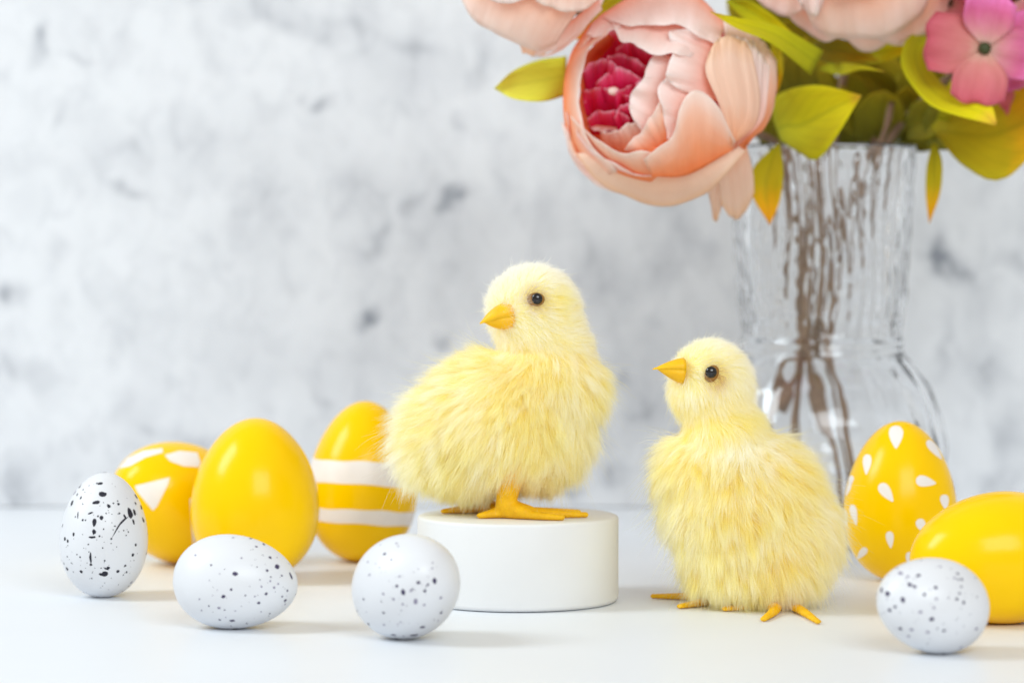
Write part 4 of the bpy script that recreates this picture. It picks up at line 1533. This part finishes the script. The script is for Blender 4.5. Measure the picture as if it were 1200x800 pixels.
def tint_common(p, white, seed, base, lk, eye):
    w = np.clip(white + 0.16 * lk, 0, 1)[:, None]
    g = np.clip(0.62 + 0.42 * snoise(p, 220, seed) + base - 0.24 * lk, 0, 1)[:, None] * rng.uniform(0.5, 1.2, (len(p), 1))
    c = CREAM * (1 - g) + YEL * g
    dk = ((rng.random(len(p)) < 0.13) | (lk < -1.25))[:, None]
    c = np.where(dk, DEEP * 0.75 + c * 0.25, c)
    c = c * (1 - w) + WHITE * w
    e = np.clip(1.25 * np.exp(-np.sum((p - eye) ** 2, 1) / 0.0034 ** 2), 0, 0.9)[:, None]
    c = c * (1 - e) + BROWN * e
    return np.clip(c, 0, 1), w


def tint1(p, lk):
    h = head_w1(p)
    fore = h * np.exp(-np.sum((p - np.array(PX(596, 335, 20))) ** 2, 1) / 0.016 ** 2) * 1.15
    tail = 0.8 * np.exp(-np.sum((p - np.array(PX(462, 510, 0))) ** 2, 1) / 0.014 ** 2)
    brow = -0.9 * np.exp(-np.sum((p - np.array(PX(652, 352, 40))) ** 2, 1) / 0.006 ** 2)
    return tint_common(p, fore + tail + 0.72 * h + brow, 11, 0.0 - 0.25 * h - 0.5 * np.minimum(brow, 0), lk, np.array(e1) + np.array([-0.0008, 0, -0.0002]))


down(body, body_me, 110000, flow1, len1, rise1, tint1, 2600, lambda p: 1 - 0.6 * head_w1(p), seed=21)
V, Fc = beak_mesh(PX(598, 370, 31), PX(562, 376, 44), 0.0053, 0.0055, 0.0052, 2.2)
link('beak', mesh('beak', V, Fc), M['beak'], ch)
rim = ball_part('eye', e1 + n1_ * 0.0002, 0.0031, M['iris'], ch, (1.12, 0.6, 0.88))
ball_part('pupil', e1 + n1_ * 0.0012 + Vector((0.0003, 0, 0)), 0.0023, M['pupil'], rim, (1, 0.65, 1))
e1b = Vector((e1.x, 2 * hd[1] - e1.y, e1.z))
rim = ball_part('eye', e1b, 0.0031, M['iris'], ch, (1.12, 0.6, 0.88))
ball_part('pupil', e1b + Vector((0, 0.0012, 0)), 0.0023, M['pupil'], rim, (1, 0.65, 1))
zt = POD_TOP + 0.0001


def on(x, y, z=zt):          # a point on a level surface, by photo px column and depth offset in px
    return Vector((at(x, 600, D1).x, D1 - y * S1, z))


foot(ch, on(592, 40, zt + 0.0045), PX(602, 546, 46), [[on(592, 36), on(625, 40), on(655, 38), on(684, 36)], [on(592, 38), on(620, 56), on(640, 66), on(656, 70)],
                                                     [on(592, 36), on(622, 24), on(650, 12), on(676, 4)], [on(592, 36), on(580, 40), on(564, 46)]], 0.0040)
foot(ch, on(560, -28, zt + 0.0035), PX(575, 556, -26), [[on(560, -28), on(590, -26), on(625, -28)], [on(560, -28), on(585, -10), on(600, -2)], [on(560, -28), on(540, -20), on(520, -14)], [on(560, -28), on(585, -44), on(600, -50)]], 0.0034)

# -------- smaller chick on the table
D2 = 1.112
S2 = D2 / F


def QX(x, y, z=0.0):
    return at(x, y, D2 - z * S2)


ch = empty('chick', Vector((at(880, 700, D2).x, D2, 0)))
tag(ch, 'fluffy yellow toy chick standing on the table, looking up to the left', 'toy chick', 'fluffy toy chicks')
balls = [(QX(832, 450, 0), 46, 42, 48), (QX(841, 480, 0), 38, 38, 40), (QX(850, 508, 0), 45, 45, 40), (QX(854, 552, 0), 76, 60, 50), (QX(812, 548, 0), 36, 40, 36), (QX(872, 588, 0), 86, 66, 78),
         (QX(888, 625, 0), 88, 62, 70), (QX(886, 664, 0), 72, 54, 42), (QX(910, 660, 16), 46, 38, 44), (QX(852, 655, -16), 42, 36, 42)]
body_me2 = fused('body', [(c, a * S2, b * S2, e * S2) for (c, a, b, e) in balls], 0.0012, 18)
body2 = link('body', body_me2, M['skin'], ch)
bk2 = np.array(QX(797, 436, 18))
hd2 = np.array(QX(832, 450, 0))
nk2 = np.array(QX(845, 495, 0))
e2, n2_ = surface_front(body_me2, 834, 438)


def head_w2(p):
    return sm01(p[:, 2], QX(0, 512).z, QX(0, 492).z)


def flow2(p):
    h = head_w2(p)[:, None]
    fh = nrm(p - bk2) + np.array([0.1, 0, -0.25])
    right = sm01(p[:, 0], QX(860, 0).x, QX(960, 0).x)[:, None]
    fb = nrm(p - nk2) * 0.45 + np.array([0.12, 0, -0.9]) * (1 - right) + np.array([0.42, 0, -0.8]) * right
    low = sm01(-p[:, 2], -QX(0, 640).z, -QX(0, 690).z)[:, None]
    fb = fb * (1 - low) + np.array([0.02, 0, -1.0]) * low
    return fh * h + fb * (1 - h)


def len2(p):
    h = head_w2(p)
    L = 0.0100 * (1 - h) + 0.0050 * h
    near_bk = np.exp(-np.sum((p - bk2) ** 2, 1) / 0.007 ** 2)
    near_eye = np.exp(-np.sum((p - np.array(e2)) ** 2, 1) / 0.0044 ** 2)
    return L * (1 - 0.38 * near_bk) * (1 - 0.70 * near_eye) * (1 - 0.2 * sm01(-p[:, 2], -QX(0, 655).z, -QX(0, 695).z))


def rise2(p):
    h = head_w2(p)
    low = sm01(-p[:, 2], -QX(0, 660).z, -QX(0, 700).z)
    return 0.38 - 0.18 * low + 0.0 * h


def tint2(p, lk):
    h = head_w2(p)
    neck_highlight = 0.9 * np.exp(-((p[:, 2] - QX(0, 522).z) / 0.006) ** 2) * np.exp(-((p[:, 0] - QX(862, 0).x) / 0.018) ** 2)  # cream highlight below the neck, put into the down's colour
    chin = 0.6 * h * np.exp(-((p[:, 2] - QX(0, 490).z) / 0.006) ** 2)
    return tint_common(p, neck_highlight + 0.72 * h - chin, 31, -0.12 * h + chin, lk, np.array(e2) + np.array([0.0008, 0, -0.0008]))


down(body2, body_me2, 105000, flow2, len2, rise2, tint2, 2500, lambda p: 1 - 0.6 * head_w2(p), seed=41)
V, Fc = beak_mesh(QX(800, 433, 27), QX(765, 430, 36), 0.0048, 0.0045, 0.0054, 1.35)
link('beak', mesh('beak', V, Fc), M['beak'], ch)
rim = ball_part('eye', e2 + n2_ * 0.0003, 0.0031, M['iris'], ch, (0.85, 0.5, 1.15), 0.5)
ball_part('pupil', e2 + n2_ * 0.0013 + Vector((-0.0003, 0, 0.0004)), 0.0023, M['pupil'], rim, (1, 0.65, 1))
e2b = Vector((e2.x, 2 * hd2[1] - e2.y, e2.z))
rim = ball_part('eye', e2b, 0.0031, M['iris'], ch, (0.85, 0.5, 1.15), 0.5)
ball_part('pupil', e2b + Vector((-0.0003, 0.0013, 0.0004)), 0.0023, M['pupil'], rim, (1, 0.65, 1))


def gr(px, py):              # a point on the table under a photo pixel
    r = ray(px, py)
    k = -CAM_H / r.z
    return CAMP + r * k + Vector((0, 0, 0.0001))


foot(ch, gr(845, 705) + Vector((0, 0, 0.003)), QX(856, 670, -20), [[gr(845, 705), gr(812, 703), gr(788, 702), gr(766, 701)], [gr(845, 707), gr(822, 710), gr(797, 713)], [gr(850, 702), gr(830, 697), gr(812, 694)], [gr(850, 703), gr(866, 702)]], 0.0034)
foot(ch, gr(908, 708) + Vector((0, 0, 0.003)), QX(908, 672, 14), [[gr(908, 708), gr(885, 713), gr(868, 715), gr(850, 716)], [gr(910, 710), gr(907, 720), gr(895, 728)], [gr(908, 708), gr(890, 704), gr(876, 703)], [gr(914, 708), gr(938, 719), gr(958, 731)]], 0.0034)
